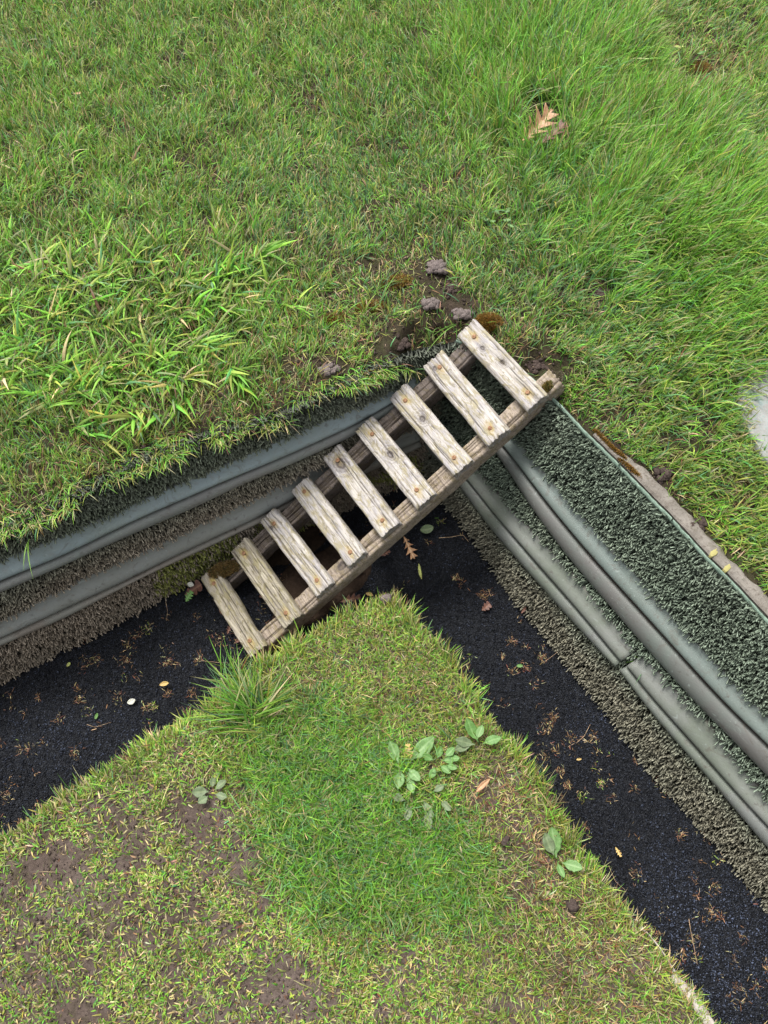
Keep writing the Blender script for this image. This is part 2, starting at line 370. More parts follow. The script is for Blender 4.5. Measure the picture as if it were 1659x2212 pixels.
def smooth_poly(pts, n):
    P = np.array(pts, float); d = np.concatenate([[0], np.cumsum(np.linalg.norm(np.diff(P, axis=0), axis=1))])
    s = np.linspace(0, d[-1], n); Q = np.stack([np.interp(s, d, P[:, k]) for k in range(2)], 1)
    for _ in range(int(n / 14)): Q[1:-1] = .25 * Q[:-2] + .5 * Q[1:-1] + .25 * Q[2:]
    return Q
rail_zones = []
def rail(key, low, groove, up, mat, label, n=90, lift=.006, gap=False):
    a, g, u = smooth_poly(low, n), smooth_poly(groove, n), smooth_poly(up, n)
    rows = []; cols = []
    Nrm = []
    for i in range(n):
        pa, n1 = onbank(key, *a[i]); pg, n2 = onbank(key, *g[i]); pu, n3 = onbank(key, *u[i]); Nrm.append(n1 + n2 + n3)
        rows.append((pa, pg, pu))
    Nrm = np.array(Nrm); Nrm /= np.linalg.norm(Nrm, axis=1, keepdims=True)
    for _ in range(8): Nrm[1:-1] = (Nrm[:-2] + Nrm[1:-1] * 2 + Nrm[2:]) / 4
    R = np.array(rows)
    for _ in range(5): R[1:-1] = (R[:-2] + R[1:-1] * 2 + R[2:]) / 4
    prof = []; cc = []
    for i in range(n):
        pa, pg, pu = R[i]; nn = Nrm[i]; pr = [pa - nn * .008]; ck = [(0, .6)]
        for th in np.linspace(0, math.pi, 12):
            f = (.5 - .5 * math.cos(th)) * .90; pr.append(pa * (1 - f) + pg * f + nn * (lift + .018 * math.sin(th) + .004 * f)); ck.append((0.0, .9 if th > 2.9 else 0))
        for th in np.linspace(0, 1, 11):
            hgt = (.015 + .006 * math.sin(math.pi * min(1, th * 1.6)) * (th < .63) - .013 * th) if th > 0 else .006
            if th == 0: pr.append(pa * .05 + pg * .95 - nn * .002); ck.append((0, 1)); pr.append(pg * .99 + pu * .01 - nn * .002); ck.append((0, 1))
            pr.append(pg * (1 - th) + pu * th + nn * (lift + hgt)); ck.append((1.0, .9 if th < .04 else (0.5 if th > .95 else 0)))
        pr.append(pu - nn * .008); ck.append((1, .6))
        prof.append(pr); cc.append(ck)
    V = np.array(prof); c0 = V[n // 2, 0].copy(); c0[2] = 0; C_ = np.zeros(V.shape, np.float32); C_[..., :2] = np.array(cc)
    V = V - c0; m_ = V.shape[1]
    F = [tuple(f) for f in grid_quads(n, m_)]
    me = bpy.data.meshes.new('ditch_rail')
    cap0 = tuple(range(m_)); cap1 = tuple((n - 1) * m_ + k for k in reversed(range(m_)))
    back = [(i * m_ + m_ - 1, i * m_, (i + 1) * m_, (i + 1) * m_ + m_ - 1) for i in range(n - 1)]
    me.from_pydata([tuple(p) for p in V.reshape(-1, 3)], [], [tuple(int(x) for x in f) for f in F] + [cap0, cap1] + back)
    for p in me.polygons: p.use_smooth = len(p.vertices) == 4
    ca = me.color_attributes.new('Col', 'FLOAT_COLOR', 'POINT'); c4 = np.ones((n * m_, 4), np.float32); c4[:, :3] = C_.reshape(-1, 3); ca.data.foreach_set('color', c4.ravel())
    o = link('ditch_rail', me, mat, loc=c0); tag(o, label, 'rail', 'plastic rails along the ditch banks')
    rail_zones.append((key, a, u))
    return o
rail('left', [(-300, 1395), (0, 1272), (109, 1224), (218, 1175), (327, 1128), (437, 1081), (509, 1044), (604, 1004), (700, 962), (782, 923), (845, 880), (905, 845)],
     [(-300, 1372), (0, 1244), (156, 1179), (233, 1139), (327, 1096), (473, 1033), (604, 978), (700, 936), (780, 898), (845, 857), (903, 826)],
     [(-300, 1330), (0, 1204), (146, 1146), (236, 1106), (327, 1066), (437, 1018), (509, 988), (604, 945), (692, 906), (760, 880), (840, 842), (900, 808)],
     M_rail_left, 'upper blue grey plastic rail on the left turf bank, under the coarse grass')
rail('left', [(-300, 1510), (0, 1383), (146, 1321), (291, 1241), (437, 1175), (546, 1124), (604, 1095), (700, 1050), (800, 1010), (905, 955)],
     [(-300, 1492), (0, 1365), (146, 1299), (273, 1241), (364, 1194), (546, 1110), (604, 1080), (700, 1030), (800, 985), (900, 942)],
     [(-300, 1462), (0, 1335), (109, 1277), (218, 1224), (327, 1177), (437, 1122), (546, 1072), (604, 1044), (700, 995), (800, 955), (898, 918)],
     M_rail_left_low, 'lower dusty brown grey plastic rail on the left turf bank, just above the black ditch')
rail('right', [(945, 838), (1000, 893), (1075, 966), (1151, 1091), (1215, 1180), (1290, 1269), (1360, 1350), (1446, 1448), (1510, 1517), (1575, 1582), (1700, 1710), (1950, 1960)],
     [(955, 815), (1020, 875), (1098, 959), (1196, 1091), (1270, 1180), (1350, 1269), (1430, 1355), (1513, 1448), (1585, 1525), (1655, 1590), (1780, 1715), (2030, 1960)],
     [(965, 795), (1040, 852), (1122, 950), (1243, 1091), (1325, 1180), (1406, 1269), (1485, 1360), (1568, 1448), (1632, 1513), (1700, 1585), (1830, 1712), (2080, 1950)],
     M_rail_right, 'upper green grey plastic rail on the right turf bank, running unbroken')
rail('right', [(925, 955), (1000, 1042), (1067, 1135), (1156, 1238), (1245, 1336), (1339, 1434)],
     [(935, 938), (1013, 1019), (1084, 1109), (1183, 1225), (1263, 1314), (1352, 1421)],
     [(945, 915), (1029, 1000), (1102, 1088), (1156, 1144), (1245, 1238), (1321, 1330), (1381, 1400)],
     M_rail_right_low, 'lower right rail piece running from the ladder to its open cut end', n=70, lift=.010)
rail('right', [(1346, 1442), (1379, 1488), (1446, 1573), (1535, 1671), (1602, 1751), (1647, 1805), (1850, 2040), (2050, 2280)],
     [(1363, 1432), (1415, 1498), (1513, 1609), (1602, 1707), (1665, 1774), (1880, 2010), (2090, 2240)],
     [(1392, 1412), (1459, 1484), (1525, 1546), (1583, 1622), (1640, 1698), (1680, 1738), (1920, 1975), (2140, 2200)],
     M_rail_right_low, 'lower right rail piece beyond the open joint, running out of the picture', n=70)

def strips(P, U, D, S, L, Wd, tilt0, dtilt, prof, col0, col1, vshape=False, fold=.35):
    """P base, U up, D lean direction, S side; returns mesh arrays of many curved blades"""
    n = len(P); K = len(prof); seg = L / (K - 1)
    pts = [P]; th = tilt0.copy(); cur = P.copy()
    for k in range(1, K):
        cur = cur + (np.cos(th)[:, None] * U + np.sin(th)[:, None] * D) * seg[:, None]; pts.append(cur); th = th + dtilt
    rows = []
    cols = []
    th = tilt0.copy()
    for k in range(K):
        wd = (Wd * prof[k] * .5)[:, None]
        f = k / (K - 1); c = col0 * (1 - f) + col1 * f
        if vshape:
            nn = np.cos(th)[:, None] * D * -1 + np.sin(th)[:, None] * U; nn = nn if vshape != 'prism' else nn + 0 * D
            rows += [pts[k] - S * wd, pts[k] + nn * wd * 2 * fold, pts[k] + S * wd]; cols += [c, c, c] if vshape != 'prism' else [c * .8, c * 1.1, c * .8]
        else:
            rows += [pts[k] - S * wd, pts[k] + S * wd]; cols += [c, c]
        th = th + dtilt
    r = len(rows); V = np.stack(rows, 1); C = np.stack(cols, 1)
    w_ = r // K; Q = []
    for k in range(K - 1):
        for j in range(w_ - 1):
            Q.append((k * w_ + j, k * w_ + j + 1, (k + 1) * w_ + j + 1, (k + 1) * w_ + j))
    if vshape == 'prism':
        for k in range(K - 1): Q.append((k * w_ + 2, k * w_, (k + 1) * w_, (k + 1) * w_ + 2))
        Q.append(((K - 1) * w_, (K - 1) * w_ + 1, (K - 1) * w_ + 2, (K - 1) * w_ + 2))
    Q = np.array(Q)[None] + (np.arange(n) * r)[:, None, None]
    return V.reshape(-1, 3), Q.reshape(-1, 4), C.reshape(-1, 3)

for key, bk in banks.items():
    P, n, rt = bk['P'], bk['n'], bk['root']
    cnt = 40000
    L_ = np.linalg.norm(np.diff(P[:, 0], axis=0), axis=1).sum()
    u = rng.random(cnt) * (NS - 1.001); v = rng.random(cnt) ** .95 * (13 - .001)
    # the visible stretch only
    ui = u.astype(int); vi = v.astype(int); fu = (u - ui)[:, None]; fv = (v - vi)[:, None]
    Bp = (P[ui, vi] * (1 - fu) + P[ui + 1, vi] * fu) * (1 - fv) + (P[ui, vi + 1] * (1 - fu) + P[ui + 1, vi + 1] * fu) * fv
    nn = n[ui, vi]
    dx, dy = todp(Bp)
    keep = (dx > -120) & (dx < 1800) & (dy < 2330)
    for (k2, lo_, up_) in rail_zones:
        if k2 != key: continue
        dyj = dy + rng.uniform(-1, 9, len(dy)); pg_ = np.concatenate([lo_, up_[::-1]]); ins = np.zeros(len(dx), bool); j = len(pg_) - 1
        for i in range(len(pg_)):
            x1, y1, x2, y2 = pg_[i, 0], pg_[i, 1], pg_[j, 0], pg_[j, 1]
            if y1 != y2: ins ^= ((y1 > dyj) != (y2 > dyj)) & (dx < (x2 - x1) * (dyj - y1) / (y2 - y1) + x1)
            j = i
        keep &= ~ins
    Bp, nn, dx, dy, vv = Bp[keep], nn[keep], dx[keep], dy[keep], v[keep] / 13
    cnt = len(Bp)
    down = np.tile(np.array([0, 0, -1.]), (cnt, 1)); down -= nn * (down * nn).sum(1, keepdims=True); down /= np.linalg.norm(down, axis=1, keepdims=True)
    side = np.cross(nn, down); ang = rng.normal(0, 1.5, cnt) + (.25 if key == 'left' else -.2)
    # the pile is matted into locks that lean together
    ang += 1.4 * (vn(Bp[:, 0] + Bp[:, 1], Bp[:, 2] + Bp[:, 1] * .3, 55, 50) - .5)
    D = down * np.cos(ang)[:, None] + side * np.sin(ang)[:, None]; S = np.cross(nn, D)
    tw = rng.normal(0, .35, cnt); S2 = S * np.cos(tw)[:, None] + np.cross(S, D) * np.sin(tw)[:, None] * .6
    S2 /= np.linalg.norm(S2, axis=1, keepdims=True)
    L = rng.uniform(.019, .030, cnt); Wd = rng.uniform(.0031, .0046, cnt)
    t0 = np.abs(rng.normal(.38, .26, cnt)); dt = rng.normal(.06, .14, cnt)
    if key == 'left':
        g = np.array([.130, .148, .108]); br = np.array([.24, .20, .152])
        fbr = np.clip(sm(vv, .85, .35) + .5 * (fbm(Bp[:, 0] * 1.0, Bp[:, 2] * 2, 7, 55) - .5), 0, 1)
    else:
        g = np.array([.125, .155, .115]); br = np.array([.150, .142, .105])
        fbr = np.clip(sm(vv, .38, .12) + .5 * (fbm(Bp[:, 1] * 1.0, Bp[:, 2] * 2, 7, 56) - .5), 0, 1)
    base = g * (1 - fbr[:, None]) + br * fbr[:, None]
    base = base * (.7 + .6 * rng.random(cnt))[:, None]
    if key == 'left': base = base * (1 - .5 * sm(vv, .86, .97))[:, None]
    mossy = (fbm(Bp[:, 0] * 1.3, Bp[:, 1] * 1.3 + Bp[:, 2], 9, 58) > (.52 if key == 'left' else .95)) & (vv < .3) & (rng.random(cnt) < .7) & ((dx > 280) | (key == 'right'))
    base[mossy] = base[mossy] * np.array([.75, .95, .35])
    tipc = base * rng.uniform(1.3, 1.9, cnt)[:, None]  # worn tips also lightened in colour to look lit, over dark roots
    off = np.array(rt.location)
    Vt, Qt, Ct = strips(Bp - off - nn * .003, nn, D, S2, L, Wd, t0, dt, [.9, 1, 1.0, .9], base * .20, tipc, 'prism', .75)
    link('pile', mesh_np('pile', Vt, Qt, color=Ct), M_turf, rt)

# ------------------------------------------------------------------ ladder
AZ = math.radians(-54.52); SL = math.radians(26.35); DST = .10980; WN = .19
Rd = np.array([math.cos(AZ), math.sin(AZ), 0])
Sd = np.array([math.sin(AZ) * math.cos(SL), -math.cos(AZ) * math.cos(SL), -math.sin(SL)]); Nd = np.cross(Rd, -Sd); Nd = Nd if Nd[2] > 0 else -Nd
Oz = np.array([.2093, 1.1393, CAM_H - 1.43095])
root_loc = Oz + Sd * 8 * DST + Rd * WN / 2
root_loc[2] = 0.0
ladder = empty('wooden_ladder', root_loc, 'short weathered wooden ladder leaning from the black ditch up to the lawn corner', 'ladder')
Mx = Matrix((tuple(Rd) + (0,), tuple(-Sd) + (0,), tuple(Nd) + (0,), (0, 0, 0, 1))).transposed()
if Mx.determinant() < 0: print('LADDER FRAME FLIPPED')
def ladder_child(o, origin, yaw=0, parent=ladder):
    """place with its local axes x = across, y = up the ladder, z = out of it"""
    mw = Matrix.Translation(Vector(origin) - Vector(root_loc)) @ Mx @ Matrix.Rotation(yaw, 4, 'Z')
    o.parent = parent; o.matrix_basis = mw
    return o
def timber(name, L, W, H, seed, knots=(), stains=(), cracks=0, nl=130, rough=.0012, endrough=.004, wane=0.0):
    """a weathered bar along local x, top face at z = 0"""
    rg = np.random.default_rng(seed)
    # perimeter of a rounded rectangle in y,z starting at the top
    npz = []; r = .0045
    def seg(p, q, k): return [(p[0] + (q[0] - p[0]) * i / k, p[1] + (q[1] - p[1]) * i / k) for i in range(k)]
    w2, h = W / 2, H; ny = max(10, int(W / .0022)); nz = max(6, int(H / .0035))
    loop = seg((-w2 + r, 0), (w2 - r, 0), ny) + [(w2 - r + r * math.sin(a), -r + r * math.cos(a)) for a in (.0, .5, 1.0)] + seg((w2, -r), (w2, -h + r), nz) + \
        [(w2 - r + r * math.cos(a), -h + r - r * math.sin(a)) for a in (.0, .8)] + seg((w2 - r, -h), (-w2 + r, -h), 8) + [(-w2 + r - r * math.sin(a), -h + r - r * math.cos(a)) for a in (.0, .8)] + \
        seg((-w2, -h + r), (-w2, -r), nz) + [(-w2 + r - r * math.cos(a), -r + r * math.sin(a)) for a in (.0, .6, 1.1)]
    lp = np.array(loop); m_ = len(lp); x = np.linspace(-L / 2, L / 2, nl)
    X = np.repeat(x[:, None], m_, 1); Yv = np.repeat(lp[None, :, 0], nl, 0); Zv = np.repeat(lp[None, :, 1], nl, 0)
    s0 = seed * 3.17
    per = np.arange(m_)[None, :] * .0022
    gr = fbm(X * 7 + s0, (Yv + Zv * .7) * 260, 1, 60) ; gr2 = fbm(X * 14 + s0, (Yv - Zv) * 120 + 9, 1, 63)
    dep = rough * 1.7 * (gr - .5) + rough * 1.6 * (gr2 - .5)
    cy = -lp[:, 0]; sc = 1 - dep / .02
    col = np.zeros((nl, m_, 3), np.float32)
    top = sm(Zv, -.006, -.001)
    Z2 = Zv + dep * top + (-(sm(np.abs(Yv), w2 - .008, w2) * .0035 * fbm(X + s0, Yv * 4, 30, 66)))
    Y2 = Yv * (1 + .035 * (fbm(X + s0, Yv * 0 + np.sign(Yv) * 5, 14, 69) - .5)) - dep * np.sign(Yv) * (1 - top) + .002 * (vn(X + s0, 0, 6, 71) - .5)
    if wane: Y2 += np.sign(Yv) * -wane * sm(fbm(X + s0, np.sign(Yv) * 3, 22, 73), .55, .8)
    for k in range(cracks):
        y0 = rg.uniform(-w2 * .75, w2 * .75); x0 = rg.uniform(-L / 2, L / 2); ln = rg.uniform(.04, .14) if k % 2 else rg.uniform(.1, .3)
        wob = .0012 * (vn(X * 30, k * 3.3 + s0, 1, 75) - .5) * 2 + (X - x0) * rg.normal(0, .012)
        wd = rg.uniform(.0006, .0012) * (1 + max(0, H - .03) * 20)
        f = np.exp(-((Yv - y0 - wob) / wd) ** 2) * sm(ln - np.abs(X - x0), 0, .03) * top
        Z2 -= f * rg.uniform(.002, .005); col[..., 2] = np.maximum(col[..., 2], f * .75)
    for (kx, ky, kr) in knots:
        kr *= 1.25
        d = np.sqrt(((X - kx) / (kr * 1.35)) ** 2 + ((Yv - ky) / kr) ** 2 + .0)
        ringy = .55 + .45 * np.sin(d * 11 + fbm(X, Yv, 300, 77) * 5)
        col[..., 0] = np.maximum(col[..., 0], (1 - sm(d, .55, 1.1)) * (.55 + .45 * ringy) * top); Z2 -= .002 * (1 - sm(d, .2, .8)) * top
        col[..., 0] = np.maximum(col[..., 0], (1 - sm(d, 1.0, 2.6)) * .55 * ringy * ringy * top)
    for (sx, sy, sr, am) in stains:
        d = np.sqrt(((X - sx) / (sr * 1.6)) ** 2 + ((Yv - sy) / sr) ** 2); col[..., 1] = np.maximum(col[..., 1], (1 - sm(d, .35, 1.1 + .4 * gr)) * am * top)
    # broken, soft ends
    ex = endrough * (fbm(Yv * 1.0, Zv, 160, 80 + seed % 7) - .5) * 2
    e = sm(np.abs(X), L / 2 - .03, L / 2); X2 = X + np.sign(X) * ex * e * 1.3
    edge_dirt = sm(np.abs(X), L / 2 - .010, L / 2 - .0005); col[..., 2] = np.maximum(col[..., 2], edge_dirt * .35 * (gr > .5))
    low = sm(Zv, -.006, -.02); col[..., 2] = np.maximum(col[..., 2], low * .12)
    V = np.stack([X2, Y2, Z2], -1).reshape(-1, 3)
    # end caps as shrinking rings
    extra = []; ecol = []; Q = [grid_quads(nl, m_, True)]; base = nl * m_
    for sgn, row in ((-1, 0), (1, nl - 1)):
        prev = np.arange(m_) + row * m_; ring = V[row * m_:(row + 1) * m_]
        c = ring.mean(0)
        for f in (.82, .5, .12):
            rnew = c + (ring - c) * f; rnew[:, 0] -= sgn * .0018 * (1 + rg.random(m_)) * (1 - f); extra.append(rnew); ecol.append(np.tile([.0, 0, .45], (m_, 1)))
            ids = np.arange(m_) + base; base += m_; nx_ = np.roll(prev, -1); ni = np.roll(ids, -1)
            qd = np.stack([prev, ids, ni, nx_], -1) if sgn > 0 else np.stack([prev, nx_, ni, ids], -1); Q.append(qd); prev = ids
    V = np.concatenate([V] + extra); C = np.concatenate([col.reshape(-1, 3)] + ecol)
    me = mesh_np(name, V, np.concatenate(Q), color=C, smooth=True)
    return me
RL, RW, RH = .256, .058, .026
knots = {2: [(-.03, .002, .008)], 3: [(-.02, .004, .009)], 4: [(-.085, .002, .014)], 1: [(-.105, -.01, .006)], 0: [(.0, .006, .006), (-.06, -.005, .006)], 6: [(-.09, -.012, .005)]}
top_nails = [(-.095, .0), (.095, 0)]
# measured nail positions, so that every rung sits slightly askew as in the photo
UN = [(1158, 130), (1017, 255), (877, 391), (741, 528), (601, 635), (465, 762), (340, 893), (217, 1015), (95, 1137)]
LN = [(1376, 358), (1223, 504), (1076, 624), (923, 756), (783, 880), (652, 1010), (515, 1125), (389, 1258), (242, 1372)]
def on_ladder(p):
    r = ray(411.5 + p[0] * .5291, 658.3 + p[1] * .5291); t_ = ((Oz - CC) @ Nd) / (r @ Nd); return CC + r * t_
mesh_nail = None
def nail_mesh(seed):
    rg = np.random.default_rng(seed); n_ = 16; rings = [(.0048, -.002), (.0056, .0002), (.0050, .0014), (.0032, .0018), (.0008, .0019)]
    V = []
    for r, z in rings:
        for k in range(n_):
            a = 2 * math.pi * k / n_; V.append((r * math.cos(a) * (1 + rg.normal(0, .03)), r * math.sin(a), z + rg.normal(0, .00015)))
    return mesh_np('nail', np.array(V), grid_quads(len(rings), n_, True)[:, ::-1], smooth=True)
for i in range(9):
    a, b_ = on_ladder(UN[i]), on_ladder(LN[i]); c = (a + b_) / 2; v = b_ - a
    yaw = math.atan2(v @ (-Sd), v @ Rd)
    w_i = RW * [1.0, 1.08, .98, 1.0, .98, .96, .94, .98, .92][i]; l_i = RL * [1.0, 1.0, 1.0, .985, .99, .97, .97, .97, .975][i]
    me = timber('rung', l_i, w_i, RH, 10 + i, knots.get(i, ()), [(-.095, 0, .011, .55), (.095, .0, .011, .5), (.105, -.004, .007, .5)], cracks=3 + (i > 5) * 4, rough=.0007 + .00020 * max(0, i - 2), wane=.003 if i > 4 else .0012)
    o = link('rung', me, M_rung if i < 6 and i != 7 else (M_rung_low if i != 6 else M_rung)); ladder_child(o, c, yaw)
    for k, p in enumerate((a, b_)):
        nl_ = link('nail', nail_mesh(i * 2 + k), M_nail); nl_.parent = o
        nl_.location = ((-1 if k == 0 else 1) * np.linalg.norm(v) / 2, 0, .0002); nl_.rotation_euler = (rng.normal(0, .08), rng.normal(0, .08), 0)
# side rails: tops lie under the rungs
def stile(xoff, y_top, y_bot, W, H, seed, mat, label, cr):
    L = y_bot - y_top; me = timber('side_rail', L, W, H, seed, cracks=cr, nl=360, rough=.0016, endrough=.006, wane=.002,
                                   knots=[(L * .17, -.006, .012)] if xoff > .1 else ())
    me.transform(Matrix.Rotation(-math.pi / 2, 4, 'Z'))      # bar axis now runs down the ladder
    o = link('side_rail', me, mat); c = Oz + Rd * xoff + Sd * (y_top + y_bot) / 2 - Nd * (RH - .0025)
    ladder_child(o, c); tag(o, label); return o
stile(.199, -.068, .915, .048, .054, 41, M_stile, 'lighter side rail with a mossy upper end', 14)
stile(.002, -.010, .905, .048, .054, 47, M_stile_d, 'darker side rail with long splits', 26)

# ------------------------------------------------------------------ grass
PAL = dict(bright=(.165, .355, .045), mid=(.115, .29, .030), blue=(.11, .25, .095), yel=(.265, .345, .065), straw=(.43, .38, .20), brown=(.20, .115, .060), olive=(.17, .23, .045))
PALM = np.array([PAL[k] for k in ('bright', 'mid', 'blue', 'yel', 'straw', 'brown', 'olive')])
def pick(w):
    w = np.maximum(w, 1e-4); w = w / w.sum(1, keepdims=True); c = w.cumsum(1); r = rng.random((len(w), 1)); return np.minimum((r > c).sum(1), len(PALM) - 1)
def blades(xy, hfun, L, Wd, azi, t0, dt, w, lift=0.0, prof=(.8, 1, .8, .08), vs=False, dark=.55):
    n = len(xy); P = np.concatenate([xy, (hfun(xy[:, 0], xy[:, 1]) - .002 + lift)[:, None]], 1)
    U = np.tile(np.array([0, 0, 1.]), (n, 1)); D = np.stack([np.cos(azi), np.sin(azi), np.zeros(n)], 1)
    tw = rng.normal(0, .45, n); S = np.stack([-np.sin(azi + tw), np.cos(azi + tw), .35 * rng.normal(0, 1, n)], 1); S /= np.linalg.norm(S, axis=1, keepdims=True)
    k = pick(w); col = PALM[k] * rng.uniform(.55, 1.45, n)[:, None] * (1 + .12 * rng.normal(0, 1, (n, 3)))
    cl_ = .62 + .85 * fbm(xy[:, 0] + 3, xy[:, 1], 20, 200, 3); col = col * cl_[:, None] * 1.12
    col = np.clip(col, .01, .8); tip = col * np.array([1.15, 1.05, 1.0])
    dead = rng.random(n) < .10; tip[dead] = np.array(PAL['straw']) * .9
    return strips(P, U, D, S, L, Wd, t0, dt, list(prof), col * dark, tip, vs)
def merge(parts):
    V = []; Q = []; C = []; o = 0
    for v, q_, c in parts: V.append(v); Q.append(q_ + o); C.append(c); o += len(v)
    return np.concatenate(V), np.concatenate(Q), np.concatenate(C)

def sample(n, x0, x1, y0, y1): return np.stack([rng.uniform(x0, x1, n), rng.uniform(y0, y1, n)], 1)
# ---- upper lawn, fine grass
def lawn_points(n):
    xy = sample(n, -1.25, 1.45, -.1, 2.75)
    t_, a = lawn_t(xy[:, 0], xy[:, 1]); dx, dy = todp(np.concatenate([xy, np.full((n, 1), ZT)], 1))
    k = (t_ > np.where(dx < 1000, -.012 + .02 * (fbm(dx, dy, .03, 191) - .5), .004)) & (dx > -90) & (dx < 1750) & (dy > -110) & (dy < 1420); return xy[k], t_[k], dx[k], dy[k]
SLABP = [(1594, 862), (1600, 800), (1640, 765), (1700, 735), (1850, 700), (1950, 1120), (1760, 1080), (1690, 1030), (1645, 980), (1612, 920)]
def zones(dx, dy, t_, x, y):
    Zz = {}
    Zz['coarse'] = np.clip(blob(dx, dy, 230, 690, 370, 270, -8, .5) , 0, 1)
    Zz['lush'] = np.clip(blob(dx, dy, 1160, 190, 240, 180, 20, .5) + blob(dx, dy, 1400, 420, 280, 230, 40, .5) + blob(dx, dy, 1600, 690, 170, 190, 0, .5), 0, 1)
    Zz['moss'] = np.clip(blob(dx, dy, 830, 660, 160, 95, 15, .5) + blob(dx, dy, 740, 790, 190, 75, -25, .5) + .9 * blob(dx, dy, 1500, 150, 90, 90, 0, .5) + .6 * blob(dx, dy, 330, 950, 330, 60, -22, .5) + .5 * blob(dx, dy, 1050, 720, 120, 80, 0, .5), 0, 1)
    Zz['pale'] = np.clip(blob(dx, dy, 1080, 560, 340, 170, 20, .5) + .8 * blob(dx, dy, 720, 470, 200, 200, 0, .5) + .6 * blob(dx, dy, 1400, 780, 260, 170, 30, .5), 0, 1)
    Zz['bare'] = np.clip(blob(dx, dy, 912, 96, 45, 30, 0, .3) + blob(dx, dy, 940, 610, 34, 45, 0, .4) + blob(dx, dy, 985, 655, 50, 35, 20, .4) + blob(dx, dy, 850, 745, 60, 38, -25, .4) + blob(dx, dy, 1165, 790, 50, 42, 40, .35)
                         + blob(dx, dy, 710, 795, 38, 28, 0, .4) + blob(dx, dy, 1420, 1030, 26, 24, 0, .3) + blob(dx, dy, 1500, 1140, 26, 20, 0, .3) + blob(dx, dy, 1160, 280, 62, 50, 30, .3) + blob(dx, dy, 1290, 640, 30, 25, 0, .4) + blob(dx, dy, 1213, 490, 26, 18, 0, .4)
                         + blob(dx, dy, 800, 575, 25, 18, 0, .4) + .8 * blob(dx, dy, 1500, 165, 40, 40, 0, .4) + .7 * (fbm(x, y, 14, 90) > .70), 0, 1)
    return Zz
slabC = (1640, 872)
xy, t_, dx, dy = lawn_points(560000)
Zz = zones(dx, dy, t_, xy[:, 0], xy[:, 1])
pn = fbm(xy[:, 0], xy[:, 1], 16, 92)
dens = .40 + .55 * sm(pn, .35, .6)
dens = dens * (1 - .95 * Zz['bare']) * (1 - .35 * Zz['moss']) * (1 - .35 * Zz['coarse']) * (1 + .4 * Zz['lush'])
strip_w = sm(dx, 1240, 1420) * .036 * (1 - .75 * sm(fbm(dx, dy * 0, .03, 93), .4, .75)) + .008 * (dx > 1240)
dens *= sm(t_, strip_w - .02 * (dx < 1000), strip_w + .02 + .01 * (dx < 1000))
dens *= 1 - .97 * blob(dx, dy, 1722, 872, 112, 125, 0, .08)
k = rng.random(len(xy)) < dens * .62
xy, t_, dx, dy = xy[k], t_[k], dx[k], dy[k]; Zz = {a: b_[k] for a, b_ in Zz.items()}
n = len(xy)
hn = fbm(xy[:, 0], xy[:, 1], 9, 95)
L = rng.uniform(.022, .058, n) * (.75 + .6 * hn) * (1 + 1.1 * Zz['lush']) * (1 - .35 * Zz['moss']) * (1 - .5 * sm(t_, .12, 0) * (dx > 1000)); L *= (1 - .25 * Zz['pale'])
Wd = rng.uniform(.0014, .0032, n) * (1 + .3 * Zz['lush'])
# combed lean: fans out, changes over about 10 cm
flow = np.where(dx > 1180, .55 - 1.1 * sm(dy, 250, 900), 1.75) + 2.6 * (fbm(xy[:, 0], xy[:, 1], 5, 97) - .5)
azi = flow + rng.normal(0, .95, n)
t0 = np.abs(rng.normal(.55, .3, n)) + .15 * Zz['moss']; dt = rng.normal(.28, .22, n)
W7 = np.zeros((n, 7))
cn = fbm(xy[:, 0], xy[:, 1], 7, 99)
W7[:, 0] = 1.0 + 1.0 * Zz['lush'] + .5 * sm(cn, .5, .7); W7[:, 1] = 1.1 + 1.5 * Zz['lush']; W7[:, 2] = .5 + 1.2 * Zz['pale'] + .8 * sm(cn, .5, .3); W7[:, 3] = .55 + .6 * Zz['moss'] * .8 + .7 * sm(dx, 1300, 1500) * sm(dy, 600, 800)
W7[:, 4] = .35 + .35 * Zz['pale'] + .4 * Zz['moss'] + .2 * Zz['coarse']; W7[:, 5] = .12 + .7 * Zz['moss'] + .2 * Zz['coarse']; W7[:, 6] = .5 + 1.2 * Zz['moss']
W7[:, 4:6] *= (1 - .7 * Zz['lush'])[:, None]
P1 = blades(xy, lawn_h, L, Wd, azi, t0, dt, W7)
# fringe drooping over the left turf bank
fr_ = sample(130000, -1.25, .35, .1, 1.5); tf, af = lawn_t(fr_[:, 0], fr_[:, 1]); fdx, fdy = todp(np.concatenate([fr_, np.full((len(fr_), 1), ZT)], 1))
kf = (tf > -.024 - .016 * (fbm(fdx, fdy, .02, 192) > .5)) & (tf < .022) & (fdx > -90) & (fdx < 975) & (rng.random(len(tf)) < .15 + .85 * sm(fbm(fdx, fdy, .02, 194), .38, .6)); fr_ = fr_[kf]; n = len(fr_)
outd = np.arctan2(LC[1] - fr_[:, 1], LC[0] - fr_[:, 0]) if False else rng.normal(-1.15, .75, n)
PF = blades(fr_, lawn_h, rng.uniform(.018, .050, n), rng.uniform(.0013, .0026, n), outd, rng.uniform(.7, 1.3, n), rng.uniform(.1, .45, n), np.tile([.9, .9, .8, .7, .5, .3, .9], (n, 1)))
